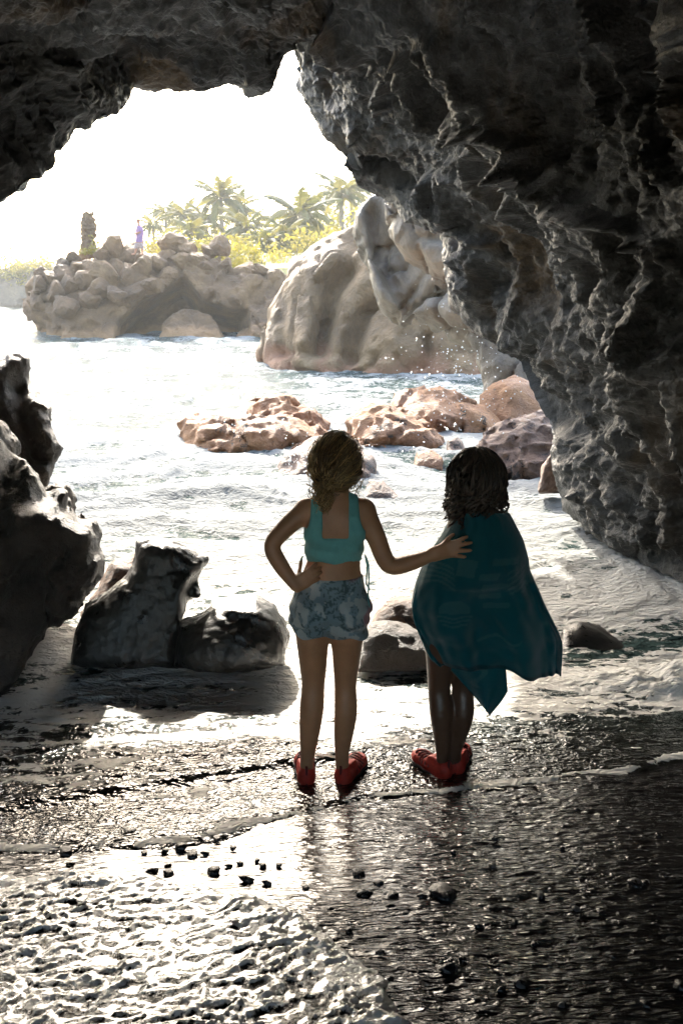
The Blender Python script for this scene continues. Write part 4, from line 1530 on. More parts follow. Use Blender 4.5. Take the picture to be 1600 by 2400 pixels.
def attr_mat(name, attr, rough=.85, bump=.5, bscale=500, sheen=.3, transl=0.0, mix=.25):
    m, nt, b = new_mat(name)
    at = nd(nt, "ShaderNodeAttribute", attribute_name=attr)
    tc = nt.nodes.new("ShaderNodeTexCoord")
    n = noise_n(nt, tc.outputs["Object"], bscale, 4, .7)
    col = mixc(nt, mix, at.outputs["Color"], n.outputs[0], 'OVERLAY')
    nt.links.new(col, b.inputs["Base Color"])
    b.inputs["Roughness"].default_value = rough
    b.inputs["Specular IOR Level"].default_value = .25
    b.inputs["Sheen Weight"].default_value = sheen
    bp = nd(nt, "ShaderNodeBump", i_Strength=bump, i_Distance=1.0 / bscale)
    nt.links.new(n.outputs[0], bp.inputs["Height"])
    nt.links.new(bp.outputs[0], b.inputs["Normal"])
    if transl:
        out = [q for q in nt.nodes if q.type == 'OUTPUT_MATERIAL'][0]
        tr = nt.nodes.new("ShaderNodeBsdfTranslucent")
        nt.links.new(at.outputs["Color"], tr.inputs[0])
        mx = nt.nodes.new("ShaderNodeMixShader")
        mx.inputs[0].default_value = transl
        nt.links.new(b.outputs[0], mx.inputs[1])
        nt.links.new(tr.outputs[0], mx.inputs[2])
        nt.links.new(mx.outputs[0], out.inputs[0])
    return m


M_SKIN1 = flat_mat("fair_skin", (.42, .205, .105), .5, .4, 14, .12, .15, 300, sss=.12)
M_SKIN2 = flat_mat("brown_skin", (.085, .042, .024), .42, .5, 14, .12, .15, 300, sss=.06)
M_SKIN3 = flat_mat("sunburnt_skin", (.42, .20, .12), .55, .4)
M_TOP = flat_mat("mint_ribbed_cotton", (.16, .42, .40), .8, .3, 30, .12, .3, 260, sheen=.2, transl=.12)
M_SHORTS = attr_mat("floral_print_cotton", "print", .8, .35, 320, .2, .10)
M_TOWEL = attr_mat("teal_terry_towel", "print", .95, .9, 420, .5, .34, .4)
M_HAIR1 = hair_mat("wavy_light_brown_hair", .42, .35)
M_HAIR2 = hair_mat("black_twisted_hair", .5, .12)
M_RED = flat_mat("red_water_shoe_mesh", (.46, .035, .02), .6, .4, 60, .25, .4, 300)
M_ORANGE = flat_mat("orange_shoe_lacing", (.13, .014, .014), .6, .4)
M_SOLE = flat_mat("dark_rubber_sole", (.025, .018, .018), .5, .5)
M_PURPLE = flat_mat("purple_cotton", (.29, .17, .29), .85, .3, 6, .15)
M_PLAID = flat_mat("faded_plaid_cotton", (.36, .27, .25), .85, .3, 9, .5)
M_STEEL = flat_mat("dark_carbon_rod", (.03, .03, .035), .35, .5)


def hand(f, palm0, palm1, nrm, fingers, thumb, r=.0085, k=.006):
    """palm slab between two points, fingers = list of joint chains, thumb chain."""
    p0, p1 = np.array(palm0), np.array(palm1)
    ax = (p1 - p0) / np.linalg.norm(p1 - p0)
    side = np.cross(ax, nrm)
    side /= np.linalg.norm(side)
    for s in (-.022, -.008, .008, .022):
        f.cone(p0 + side * s * .75, p1 + side * s, .013, .0115, .010)
    for ch in fingers + [thumb]:
        n = len(ch)
        f.chain([(np.array(c), r * (1.08 - .28 * i / (n - 1))) for i, c in enumerate(ch)], k)


def shoe(name, heel, toe, mat, strap_mat, parent, zf, h=.0045):
    """Closed water shoe: upper, rubber sole and strips of lacing."""
    heel, toe = np.array(heel, float), np.array(toe, float)
    dr = toe - heel
    L = np.linalg.norm(dr[:2])
    u = np.array([dr[0], dr[1], 0]) / L
    s = np.array([-u[1], u[0], 0])
    up = np.array([0, 0, 1.])
    c0 = np.array([heel[0], heel[1], zf])
    f = Field(np.minimum(heel, toe) - .09, np.maximum(heel, toe) + np.array([.09, .09, .12]), h)
    f.lo[2] = zf - .03
    f.F = np.full(f.n, .5, np.float32)
    f.cone(c0 + up * .032, c0 + u * L * .45 + up * .030, .038, .038, .02)
    f.cone(c0 + u * L * .45 + up * .028, c0 + u * L * .80 + up * .020, .036, .041, .02)
    f.cone(c0 + u * L * .80 + up * .020, c0 + u * L * .97 + up * .014, .040, .026, .02)
    f.cone(c0 - u * .004 + up * .060, c0 + u * L * .30 + up * .078, .036, .036, .02)
    X, Y, Z = f.grid()
    top = (Z - (zf + .094 - .045 * sstep(.25, .6, ((X - c0[0]) * u[0] + (Y - c0[1]) * u[1]) / L)))
    up_F = np.maximum(np.maximum(f.F, zf + .012 - Z), top)
    o = part(name, f.mesh(name, up_F.astype(np.float32)), mat, parent)
    sole_F = np.maximum(np.maximum(f.F - .006, Z - (zf + .018)), (zf - .006) - Z)
    V, Q = f.mesh("sole", sole_F.astype(np.float32))
    link("sole", np_mesh("sole", V - np.array(parent.location), Q), M_SOLE, parent=o)
    rr = random.Random(int(abs(heel[0]) * 1000))
    for j in range(6):                                   # strips across the instep
        a = .30 + j * .105
        ang = np.linspace(-1.25, 1.25, 9)
        w = .039 + .004 * math.sin(j)
        pts = [c0 + u * (L * a + .006 * math.sin(3 * t)) + s * w * math.sin(t) * 1.05 + up * (.024 + (.042 - .022 * max(0, a - .4)) * math.cos(t)) for t in ang]
        tubes("strap", [(pts, .0045)], strap_mat, o, 5)
    pts = [c0 - u * .034 + up * z for z in (.02, .05, .08, .106)]
    tubes("heel_tab", [(pts, .006)], strap_mat, o, 5)
    return o


def build_girl_left():
    Y0 = 3.2
    W = lambda x, y, dy=0.0: at_y(x, y, Y0) + np.array([0, dy, 0])
    base = W(752, 1800)
    root = thing("person", tuple(base), "child in mint crop top and floral shorts with one hand on hip", "person")
    f = Field((0, 0, 0), (1, 1, 1), .5)
    f.h = .0055
    f.lo = np.minimum(W(590, 1830), W(590, 990)) - np.array([.02, .22, 0])
    f.n = np.ceil((np.array([.92, .48, 1.56])) / f.h).astype(int)
    f.F = np.full(f.n, .5, np.float32)
    # torso (flattened front to back)
    ys = .62
    f.chain([(W(771, 1178), .078), (W(769, 1205), .112), (W(767, 1250), .108), (W(766, 1296), .104), (W(760, 1345), .124), (W(758, 1388), .136)], .05, ys)
    f.cone(W(735, 1162), W(705, 1170), .030, .040, .04)
    f.cone(W(805, 1162), W(834, 1171), .030, .042, .04)
    f.ell(W(722, 1395, -.035), (.078, .085, .085), .03)
    f.ell(W(797, 1395, -.035), (.078, .085, .085), .03)
    for sx in (-1, 1):                                    # shoulder blades
        f.ell(W(770 + sx * 36, 1212, -.052), (.045, .025, .06), .03)
    torso = f.copy()
    # legs
    f2 = Field.__new__(Field)
    f2.lo, f2.h, f2.n = f.lo, f.h, f.n
    f2.F = np.full(f.n, .5, np.float32)
    for pts in ([((718, 1400, 0), .080), ((717, 1470, 0), .064), ((719, 1530, .008), .055), ((719, 1575, .012), .047), ((716, 1625, -.010), .049),
                 ((711, 1680, -.004), .042), ((706, 1738, .002), .029), ((704, 1778, .004), .029)],
                [((797, 1400, 0), .080), ((797, 1470, 0), .063), ((795, 1530, .010), .053), ((793, 1580, .014), .045), ((794, 1630, -.010), .047),
                 ((789, 1685, -.002), .040), ((785, 1733, .002), .029), ((787, 1772, .004), .028)]):
        f2.chain([(W(*p), r) for p, r in pts], .03)
    lower = np.minimum(torso.F, f2.F)
    f.F = np.where(np.abs(f.F - f2.F) < .03, np.minimum(f.F, f2.F) - .0075 * (1 - np.abs(f.F - f2.F) / .03) ** 2, np.minimum(f.F, f2.F))
    # neck and head
    f.cone(W(772, 1120, .012), W(771, 1175, .0), .045, .050, .03)
    f.ell(W(773, 1070, .012), (.074, .090, .100), .01)
    f.ell(W(773, 1100, .045), (.052, .055, .062), .03)
    f.cone(W(773, 1082, .098), W(773, 1092, .112), .010, .012, .012)      # nose
    f.ell(W(773, 1112, .090), (.022, .012, .008), .008)                    # lips
    for sx in (-1, 1):
        f.ell(W(773 + sx * 43, 1085, .012), (.010, .020, .028), .008)      # ears
    # left arm, hand on the hip
    f.chain([(W(702, 1172), .042), (W(660, 1206, -.025), .037), (W(628, 1243, -.055), .032), (W(646, 1282, -.075), .031), (W(682, 1326, -.10), .0225)], .02)
    p0, p1 = W(682, 1326, -.10), W(703, 1312, -.100)
    hand(f, p0, p1, np.array([0, -1, .15]),
         [[W(698, 1303, -.102), W(712, 1290, -.092), W(722, 1284, -.080), W(728, 1281, -.072)],
          [W(703, 1308, -.104), W(719, 1297, -.096), W(730, 1292, -.084), W(737, 1289, -.075)],
          [W(707, 1314, -.104), W(722, 1307, -.099), W(732, 1303, -.088), W(739, 1300, -.078)],
          [W(709, 1320, -.103), W(721, 1317, -.100), W(729, 1315, -.092), W(734, 1313, -.084)]],
         [W(688, 1316, -.095), W(690, 1296, -.075), W(692, 1284, -.05), W(693, 1278, -.03)])
    # right arm, reaching to the friend
    f.chain([(W(836, 1174), .043), (W(862, 1228, -.02), .038), (W(890, 1287, -.05), .034), (W(935, 1280, -.075), .032), (W(988, 1256, -.10), .0225)], .02)
    p0, p1 = W(988, 1256, -.10), W(1022, 1240, -.128)
    hand(f, p0, p1, np.array([.1, -1, .1]),
         [[W(1022, 1228, -.126), W(1042, 1220, -.128), W(1054, 1215, -.126), W(1062, 1213, -.122)],
          [W(1027, 1235, -.130), W(1048, 1229, -.134), W(1062, 1226, -.132), W(1071, 1225, -.128)],
          [W(1027, 1243, -.132), W(1047, 1241, -.137), W(1060, 1241, -.135), W(1069, 1241, -.132)],
          [W(1024, 1251, -.131), W(1039, 1253, -.135), W(1050, 1255, -.134), W(1057, 1256, -.131)]],
         [W(1000, 1246, -.105), W(1012, 1228, -.110), W(1024, 1215, -.112), W(1033, 1209, -.110)])
    X, Y, Z = f.grid()
    body = part("body", f.mesh("body", sm=2), M_SKIN1, root)
    # crop top
    zof = lambda y: at_y(770, y, Y0)[2]
    xof = lambda x, y=1220: at_y(x, y, Y0)[0]
    wob = .004 * np.sin(X * 60) + 0 * Z
    scoop = np.maximum(np.maximum(xof(742) - X, X - xof(800)), (zof(1224) + .25 * (X - xof(770)) * 0) - Z)
    reg = np.maximum(np.maximum(zof(1283) + wob - Z, Z - zof(1130)), np.maximum(xof(698) - X, X - xof(838)))
    arm_l = np.maximum(X - xof(716), zof(1205) - Z)
    arm_r = np.maximum(xof(822) - X, zof(1208) - Z)
    topf = np.maximum(np.maximum(torso.F - .0065 - .003 * np.sin(Z * 90 + X * 25), reg), np.maximum(-scoop, np.maximum(-arm_l, -arm_r)))
    # straps
    st = Field.__new__(Field)
    st.lo, st.h, st.n = f.lo, f.h, f.n
    st.F = topf.astype(np.float32)
    for a, b, c, d_, e in ((708, 722, 724, 728, 732), (832, 818, 815, 811, 806)):
        st.chain([(W(a + (4 if a < 770 else -4), 1212, -.068), .013), (W(b, 1180, -.062), .012), (W(c, 1156, -.030), .012), (W(d_, 1150, .012), .011), (W(d_, 1175, .06), .011), (W(b, 1215, .075), .013)], .012)
    part("crop_top", st.mesh("crop_top", sm=2), M_TOP, root)
    # shorts
    Pn = None
    waist = Z - zof(1320)
    hem = (zof(1452) + .010 * np.sin(X * 55) - .06 * (X - xof(758, 1470))) - Z
    fold = .004 * np.sin(X * 70 + Z * 40) * sstep(zof(1330), zof(1400), Z) + .0045 * np.sin(Z * 95 + np.abs(X - xof(757, 1400)) * 30) * np.clip((zof(1340) - Z) * 8, 0, 1)
    leg_gap = .008 * np.clip((zof(1345) - Z) / (zof(1345) - zof(1474)), 0, 1)
    k_ = .03
    lowF = np.where(np.abs(torso.F - f2.F) < k_, np.minimum(torso.F, f2.F) - .0075 * (1 - np.abs(torso.F - f2.F) / k_) ** 2, np.minimum(torso.F, f2.F))
    shF = np.maximum(np.maximum(lowF - .006 - fold - leg_gap, waist), hem)
    V, Q = f.mesh("shorts", shF.astype(np.float32), sm=2)
    sp = (V * 1.0)
    n1 = fbm(sp * np.array([16, 16, 13]), 3, seed=7)
    n2 = ridged(sp * 22 + 1.5 * n1[:, None], 3, seed=19)
    col = np.array([.20, .27, .30])[None] * np.ones((len(V), 1))
    col = np.where((n2 > .95)[:, None], np.array([.075, .11, .115]), col)
    col = np.where((n1 > .22)[:, None], np.array([.40, .43, .43]), col)
    n3 = gn(sp * 7 + 3, 77)
    pk = sstep(.12, .35, n3) * sstep(xof(790, 1400), xof(825, 1400), V[:, 0])
    col = col * (1 - pk[:, None]) + np.array([.42, .18, .20]) * pk[:, None]
    wb = sstep(zof(1345), zof(1340), V[:, 2])
    sho = part("shorts", (V, Q), M_SHORTS, root)
    color_attr(sho.data, "print", col)
    # drawstring ends and side ties
    for pts in ([(838, 1272, -.02), (845, 1285, -.05), (846, 1320, -.055), (844, 1355, -.06), (847, 1388, -.06)],
                [(838, 1272, -.02), (842, 1290, -.05), (840, 1330, -.055), (848, 1345, -.05)],
                [(696, 1272, -.03), (689, 1283, -.05), (690, 1296, -.055)]):
        p = np.array([W(*q) for q in pts])
        t = np.linspace(0, 1, 16)
        p = np.stack([np.interp(t, np.linspace(0, 1, len(p)), p[:, k]) for k in range(3)], 1)
        tubes("tie_string", [(p, .0032)], M_TOP, root, 5)
    # shoes
    zf = float(sand_z(0, Y0)) - .004
    shoe("shoe", W(703, 1790), W(700, 1790) + np.array([-.015, .20, 0]), M_RED, M_ORANGE, root, zf)
    shoe("shoe", W(789, 1788), W(789, 1788) + np.array([.075, .19, 0]), M_RED, M_ORANGE, root, zf)
    # hair: cap plus strands gathered low on the left
    r = random.Random(3)
    hc = W(771, 1066, .008)
    hr = np.array([.092, .104, .110])
    fh = Field(hc - .17, hc + .17, .006)
    fh.ell(hc, hr * .955, .02)
    fh.ell(W(741, 1112, -.055), (.040, .035, .048), .03)
    X2, Y2, Z2 = fh.grid()
    cut = np.maximum(Y2 - (hc[1] + .062), -(Z2 - (hc[2] - .095)) - .0)
    cap = fh.mesh("hair", np.maximum(fh.F, np.maximum(np.maximum(cut, (hc[2] - .085 - Z2) * 1.0), (Y2 - hc[1] - .02) - (Z2 - hc[2]) * .8)).astype(np.float32), sm=2)
    hair = part("hair", cap, M_HAIR1, root, "wavy light brown hair gathered low at the back")
    color_attr(hair.data, "shade", np.tile([[.09, .056, .028]], (len(cap[0]), 1)))
    paths, shade = [], []
    knot = W(741, 1118, -.098)
    for i in range(900):
        th = r.uniform(-math.pi, 0) if r.random() < .85 else r.uniform(0, math.pi)
        el = r.uniform(-.15, 1.45)
        d0 = np.array([math.cos(el) * math.cos(th), math.cos(el) * math.sin(th) * .9 + (.35 if el > .7 else 0), math.sin(el)])
        d1 = (knot - hc) / hr
        d1 /= np.linalg.norm(d1)
        pts = []
        n = 15
        lift = r.uniform(.985, 1.075)
        ph, am = r.uniform(0, 6.28), r.uniform(.02, .085)
        for j in range(n):
            t = j / (n - 1)
            d = d0 * (1 - t) + d1 * t
            d /= np.linalg.norm(d)
            q = hc + d * hr * (lift + .02 * math.sin(t * 9 + ph))
            q = q + np.array([math.sin(t * 11 + ph), math.cos(t * 8 + ph), math.sin(t * 9 + ph * 2)]) * am * .25 * math.sin(math.pi * min(1, t * 1.2))
            pts.append(q)
        paths.append((pts, np.linspace(.0016, .0021, n)))
        b = r.uniform(.5, 1.5)
        gold = r.random() < .3
        shade.append(np.array([.62, .41, .18] if gold else [.32, .205, .095]) * b)
    for i in range(170):                                  # the loose gathered tail
        ph = r.uniform(0, 6.28)
        a0 = np.array([r.gauss(0, .018), r.gauss(-.004, .012), r.gauss(0, .02)])
        L = r.uniform(.03, .085)
        pts = []
        for j in range(13):
            t = j / 12
            q = knot + a0 * (1 - .35 * t) + np.array([.012 * t + .010 * math.sin(t * 7 + ph), .012 * t * 0 + .006 * math.cos(t * 6 + ph), .02 - L * t])
            pts.append(q)
        paths.append((pts, np.linspace(.0026, .0010, 13)))
        shade.append(np.array([.52, .35, .165]) * r.uniform(.5, 1.4))
    for i in range(120):                                  # flyaway wisps and curls
        sx = 1 if r.random() < .5 else -1
        st0 = hc + np.array([sx * r.uniform(.06, .092), r.uniform(-.05, .04), r.uniform(-.09, .06)]) if r.random() < .6 else hc + np.array([r.uniform(-.07, .07), r.uniform(-.05, .05), .1])
        ph = r.uniform(0, 6.28)
        L = r.uniform(.03, .09)
        pts = [st0 + np.array([sx * (.014 * math.sin(t * 5 + ph) + .012 * t), .008 * math.cos(t * 5 + ph), -L * t + .004 * math.sin(t * 9)]) for t in np.linspace(0, 1, 10)]
        paths.append((pts, np.linspace(.0013, .0006, 10)))
        shade.append(np.array([.52, .35, .165]) * r.uniform(.5, 1.2))
    o = tubes("hair_strands", paths, M_HAIR1, hair, 3, shade)
    o.parent = hair
    return root


def build_girl_right():
    Y0 = 3.24
    W = lambda x, y, dy=0.0: at_y(x, y, Y0) + np.array([0, dy, 0])
    root = thing("person", tuple(W(1038, 1795)), "child with dark twisted hair wrapped in a teal beach towel, in red water shoes", "person")
    f = Field((0, 0, 0), (1, 1, 1), .5)
    f.h = .0058
    f.lo = np.minimum(W(930, 1830), W(930, 990)) - np.array([.02, .22, 0])
    f.n = np.ceil((np.array([.56, .48, 1.52])) / f.h).astype(int)
    f.F = np.full(f.n, .5, np.float32)
    f.chain([(W(1093, 1190), .075), (W(1092, 1220), .105), (W(1085, 1265), .103), (W(1075, 1310), .10), (W(1052, 1360), .115), (W(1042, 1400), .122)], .05, .62)
    f.cone(W(1072, 1187), W(1056, 1203), .03, .036, .04)
    f.cone(W(1116, 1185), W(1138, 1200), .03, .036, .04)
    for pts in ([((1010, 1405, 0), .074), ((1010, 1490, 0), .060), ((1009, 1540, .008), .052), ((1008, 1585, .012), .045), ((1011, 1635, -.010), .046),
                 ((1014, 1690, -.002), .035), ((1016, 1740, .002), .026), ((1015, 1775, .004), .027)],
                [((1072, 1405, .01), .074), ((1070, 1490, .02), .060), ((1068, 1545, .03), .051), ((1065, 1590, .035), .044), ((1064, 1640, .012), .045),
                 ((1056, 1690, .02), .035), ((1047, 1735, .025), .0255), ((1050, 1768, .03), .027)]):
        f.chain([(W(*p), r) for p, r in pts], .03)
    f.cone(W(1092, 1140, .01), W(1092, 1190, 0), .042, .048, .03)
    f.ell(W(1093, 1105, .012), (.072, .088, .098), .01)
    f.ell(W(1093, 1133, .045), (.050, .053, .060), .03)
    f.cone(W(1093, 1115, .096), W(1093, 1125, .110), .011, .014, .012)
    f.ell(W(1093, 1146, .09), (.023, .012, .009), .008)
    for sx in (-1, 1):
        f.ell(W(1093 + sx * 42, 1120, .012), (.010, .02, .028), .008)
    # arms folded in front under the towel, elbows out
    for sx, el in ((-1, (1010, 1325)), (1, (1165, 1305))):
        sh = W(1095 + sx * 40, 1206)
        e = W(el[0], el[1], .03)
        w = W(1093 + sx * 22, 1290, .13)
        f.chain([(sh, .04), ((sh + e) / 2, .035), (e, .030), ((e + w) / 2, .029), (w, .021)], .02)
        p1 = W(1093 - sx * 4, 1268, .155)
        zz = lambda a, b, c: W(a, b, c)
        hand(f, w, p1, np.array([0, 1, .1]),
             [[W(1093 - sx * (6 + 2 * j), 1262 + j * 9, .155), W(1093 - sx * (18 + 2 * j), 1256 + j * 9, .150), W(1093 - sx * (27 + 2 * j), 1254 + j * 9, .138), W(1093 - sx * (31 + 2 * j), 1254 + j * 9, .130)] for j in range(4)],
             [W(1093 + sx * 12, 1275, .145), W(1093 + sx * 6, 1258, .150), W(1093 - sx * 2, 1246, .148), W(1093 - sx * 6, 1240, .144)])
    part("body", f.mesh("body", sm=2), M_SKIN2, root)
    zf = float(sand_z(.4, Y0)) - .004
    shoe("shoe", W(1017, 1790), W(1017, 1790) + np.array([-.100, .17, 0]), M_RED, M_ORANGE, root, zf)
    shoe("shoe", W(1050, 1782, .04), W(1050, 1782, .04) + np.array([.055, .19, 0]), M_RED, M_ORANGE, root, zf)
    # hair: many twisted locks
    hc = W(1094, 1103, .006)
    hr = np.array([.088, .100, .106])
    fh = Field(hc - .16, hc + .16, .006)
    fh.ell(hc, hr * .98, .02)
    X2, Y2, Z2 = fh.grid()
    cap = fh.mesh("hair", np.maximum(fh.F, np.maximum(np.maximum(Y2 - (hc[1] + .066), hc[2] - .088 - Z2), (Y2 - hc[1] - .03) - (Z2 - hc[2]) * .8)).astype(np.float32), sm=2)
    hair = part("hair", cap, M_HAIR2, root, "chin-length dark brown twisted locks")
    color_attr(hair.data, "shade", np.tile([[.012, .008, .006]], (len(cap[0]), 1)))
    r = random.Random(11)
    paths, shade = [], []
    for i in range(185):
        th = r.uniform(-math.pi - .25, .25) if r.random() < .9 else r.uniform(.2, 2.9)
        d0 = np.array([r.gauss(0, .22), .18 + r.gauss(0, .15), 1.0])
        d0 /= np.linalg.norm(d0)
        el_end = -.55
        lng = r.uniform(.015, .085) + (.05 if (math.cos(th) < -.55 and r.random() < .5) else 0)
        lift = r.uniform(1.0, 1.13)
        ph, fr = r.uniform(0, 6.28), r.uniform(18, 34)
        am = r.uniform(.004, .012)
        pts = []
        d1 = np.array([math.cos(th), math.sin(th), -.30])
        d1 /= np.linalg.norm(d1)
        for j in range(16):
            t = j / 15
            d = d0 * (1 - t) + d1 * t
            d /= np.linalg.norm(d)
            pts.append(hc + d * hr * (lift + .16 * t) * (1 + .04 * math.sin(math.pi * t)))
        endp = pts[-1]
        for j in range(1, 13):
            t = j / 12
            pts.append(endp + np.array([math.cos(th) * .010 * t, math.sin(th) * .006 * t, -lng * t]))
        pts = np.array(pts)
        s = np.linspace(0, 1, len(pts))
        pts = pts + np.stack([np.sin(s * fr + ph), np.cos(s * fr + ph), .5 * np.sin(s * fr * .7 + ph)], 1) * (am * (.35 + s))[:, None]
        rad = .0060 * (.85 + .3 * np.sin(s * 70 + ph)) * np.where(s > .92, (1.04 - s) / .12, 1)
        paths.append((pts, rad * r.uniform(.75, 1.2)))
        shade.append(np.array([.036, .023, .015]) * r.uniform(.4, 2.6))
    o = tubes("hair_locks", paths, M_HAIR2, hair, 5, shade)
    return root


def build_towel():
    Y0 = 3.24
    yl = np.array([1150, 1165, 1190, 1240, 1275, 1320, 1345, 1390, 1425, 1450, 1505, 1520, 1560], float)
    xl = np.array([1062, 1052, 1040, 1010, 985, 965, 955, 945, 950, 960, 985, 1000, 1006], float)
    yr = np.array([1150, 1165, 1180, 1240, 1285, 1310, 1390, 1440, 1470, 1548, 1560], float)
    xr = np.array([1132, 1150, 1170, 1200, 1213, 1216, 1250, 1275, 1287, 1284, 1283], float)
    hx = np.array([900, 1000, 1010, 1080, 1155, 1180, 1200, 1240, 1284, 1400], float)
    hy = np.array([1514, 1515, 1517, 1507, 1508, 1520, 1531, 1541, 1549, 1552], float)
    sm = lambda v, xs, ys: np.interp(v, xs, ys)
    NT, NP = 140, 170
    fi = np.linspace(-1.0, math.pi + .75, NP)
    t = np.linspace(0, 1, NT)
    V = np.zeros((NT, NP, 3))
    C = np.zeros((NT, NP, 3))
    rngp = np.stack(np.meshgrid(t * 6, fi * 2.2, indexing='ij') + [np.zeros((NT, NP))], -1)
    n_big = fbm(rngp * np.array([.35, 1.5, 1]), 3, seed=201)
    n_fine = fbm(rngp * np.array([1.6, 3.0, 1]), 3, seed=207)
    for j, ph in enumerate(fi):
        cf = math.cos(np.clip(ph, 0, math.pi))
        # x at the hem decides how far down this column hangs
        xh = 1145 - 140 * cf
        yh = sm(xh, hx, hy)
        if ph < 0:
            yh = 1515 - 90 * (-ph)
        if ph > math.pi:
            yh = 1549 - 60 * (ph - math.pi)
        ytop = 1172 - 10 * math.sin(np.clip(ph, 0, math.pi)) + 6 * abs(cf)
        y = ytop + t * (yh - ytop)
        L, Rr = sm(y, yl, xl), sm(y, yr, xr)
        xc, hw = (L + Rr) / 2, (Rr - L) / 2
        x = xc - hw * cf
        dep = .135 * np.sin(np.clip(ph, 0, math.pi)) * (.72 + .28 * sstep(1170, 1260, y)) * sstep(1.0, 0.0, np.clip((x - 1180) / 140, 0, 1) * sstep(1330, 1480, y))
        if ph < 0:                                       # wraps round to the front
            x = L + hw * .55 * (1 - math.cos(ph))
            dep = -.14 * math.sin(-ph) * np.ones(NT)
        if ph > math.pi:
            x = Rr - hw * .5 * (1 - math.cos(ph - math.pi))
            dep = -.10 * math.sin(ph - math.pi) * np.ones(NT)
        down = sstep(1200, 1480, y)
        wrk = .034 * down * n_big[:, j] + .014 * (0.4 + down) * n_fine[:, j] + .020 * down * np.sin(ph * 6.5 + 1.5 * np.sin(y / 70)) * (.4 + .6 * sstep(1.0, 2.4, ph)) + .012 * np.sin(ph * 2.2 + (y - 1180) / 28.0) * sstep(1190, 1230, y) * sstep(1420, 1300, y)
        # overlap of the outer corner: a diagonal step
        sdl = (x - 1005) * .62 + (y - 1512) * .785
        wrk = wrk - .012 * sstep(6, -6, sdl) * (x > 1000) * (y > 1330)
        for i in range(NT):
            p = at_y(x[i], y[i], Y0)
            V[i, j] = p + np.array([0, -dep[i] - wrk[i], 0])
        C[:, j, 0] = x
        C[:, j, 1] = y
    for _ in range(6):
        S = V.copy()
        S[1:-1] = (V[:-2] + 2 * V[1:-1] + V[2:]) / 4
        V = S
        S = V.copy()
        S[:, 1:-1] = (V[:, :-2] + 2 * V[:, 1:-1] + V[:, 2:]) / 4
        V = S
    x, y = C[..., 0], C[..., 1]
    # printed motifs: half sun, bars, zig-zag blocks, leaf lines
    back = (fi > .05)[None, :] & (fi < math.pi - .05)[None, :] & np.ones((NT, 1), bool)
    m = np.zeros((NT, NP))
    m = np.maximum(m, ((np.hypot((x - 1035) / 36, (y - 1385) / 30) < 1) & (y < 1385)))
    for k in range(3):
        m = np.maximum(m, (np.abs(y - 1393 - k * 9 - 2 * np.sin(x / 9)) < 2.2) & (np.abs(x - 1035) < 40 - k * 6))
    for k in range(5):
        m = np.maximum(m, (np.abs(np.hypot(x - 1000, (y - 1365)) - 48 - k * 9) < 2.6) & (y < 1340) & (x < 1035))
    for (x0, y0, x1, y1) in ((1090, 1290, 1135, 1306), (1095, 1316, 1150, 1330), (1090, 1340, 1140, 1352), (1100, 1362, 1160, 1374), (1045, 1265, 1085, 1300), (1120, 1260, 1180, 1275)):
        u = x + (y - y0) * .25
        m = np.maximum(m, (u > x0) & (u < x1) & (y > y0) & (y < y1))
    zig = np.abs(((x + 2 * y) / 14) % 2 - 1) < .45
    m = np.maximum(m, zig & (x > 1150) & (x < 1200) & (y > 1285) & (y < 1345))
    m = np.maximum(m, (np.abs(np.sin(x / 13) * 10 + 1440 - y) < 3) & (x > 1085) & (x < 1180))
    m = m * back
    base = np.array([.004, .105, .125])
    col = base * np.ones((NT, NP, 1)) + m[..., None] * np.array([.03, .035, .03])
    edge = ((t > .975)[:, None]) & np.ones((1, NP), bool)
    col = np.where(edge[..., None], base * .55, col)
    Va = V.reshape(-1, 3)
    Qa = grid_quads(NT, NP)
    # the lower corner hanging behind
    tri = []
    NU = 60
    P = [(1000, 1490), (1160, 1490), (1162, 1580), (1118, 1637)]
    Vb, Cb = [], []
    for i in range(NU):
        v = i / (NU - 1)
        yy = 1480 + v * 156
        xa = np.interp(yy, [1480, 1512, 1637], [985, 1006, 1117])
        xb = np.interp(yy, [1480, 1508, 1580, 1600, 1637], [1158, 1157, 1162, 1150, 1120])
        for j in range(NU):
            u = j / (NU - 1)
            xx = xa + u * (xb - xa)
            p = at_y(xx, yy, Y0 - .055) + np.array([0, .018 * math.sin(u * 9 + v * 2) * (1 - .4 * v) + .02 * math.cos(u * math.pi), 0])
            Vb.append(p)
            Cb.append(base * (.55 if (v > .0 and (u < .03 or u > .97)) else 1.0) + (np.array([.03, .035, .03]) if (abs(xx - 1100 - 12 * math.sin(yy / 9)) < 8 and 1530 < yy < 1580) else 0))
    Qb = grid_quads(NU, NU) + len(Va)
    Vall = np.concatenate([Va, np.array(Vb)])
    Call = np.concatenate([col.reshape(-1, 3), np.array(Cb)])
    Qall = np.concatenate([Qa, Qb])
    # give the cloth its thickness
    nrm = vnormals(Vall, Qall)
    th = .0035
    n = len(Vall)
    V2 = np.concatenate([Vall + nrm * th * .5, Vall - nrm * th * .5])
    Q2 = [Qall, Qall[:, ::-1] + n]
    for (nr, nc, off) in ((NT, NP, 0), (NU, NU, len(Va))):
        idx = np.arange(nr * nc).reshape(nr, nc) + off
        for e in (idx[0], idx[-1][::-1], idx[:, 0][::-1], idx[:, -1]):
            Q2.append(np.stack([e[:-1], e[:-1] + n, e[1:] + n, e[1:]], 1)[:, ::-1])
    mesh = np_mesh("beach_towel", V2, np.concatenate(Q2))
    color_attr(mesh, "print", np.concatenate([Call, Call]))
    org = at_y(1100, 1560, Y0)
    link("beach_towel", mesh, M_TOWEL, label="teal printed beach towel draped round the shoulders of the child on the right", cat="towel", origin=tuple(org))


build_girl_left()
build_girl_right()
build_towel()


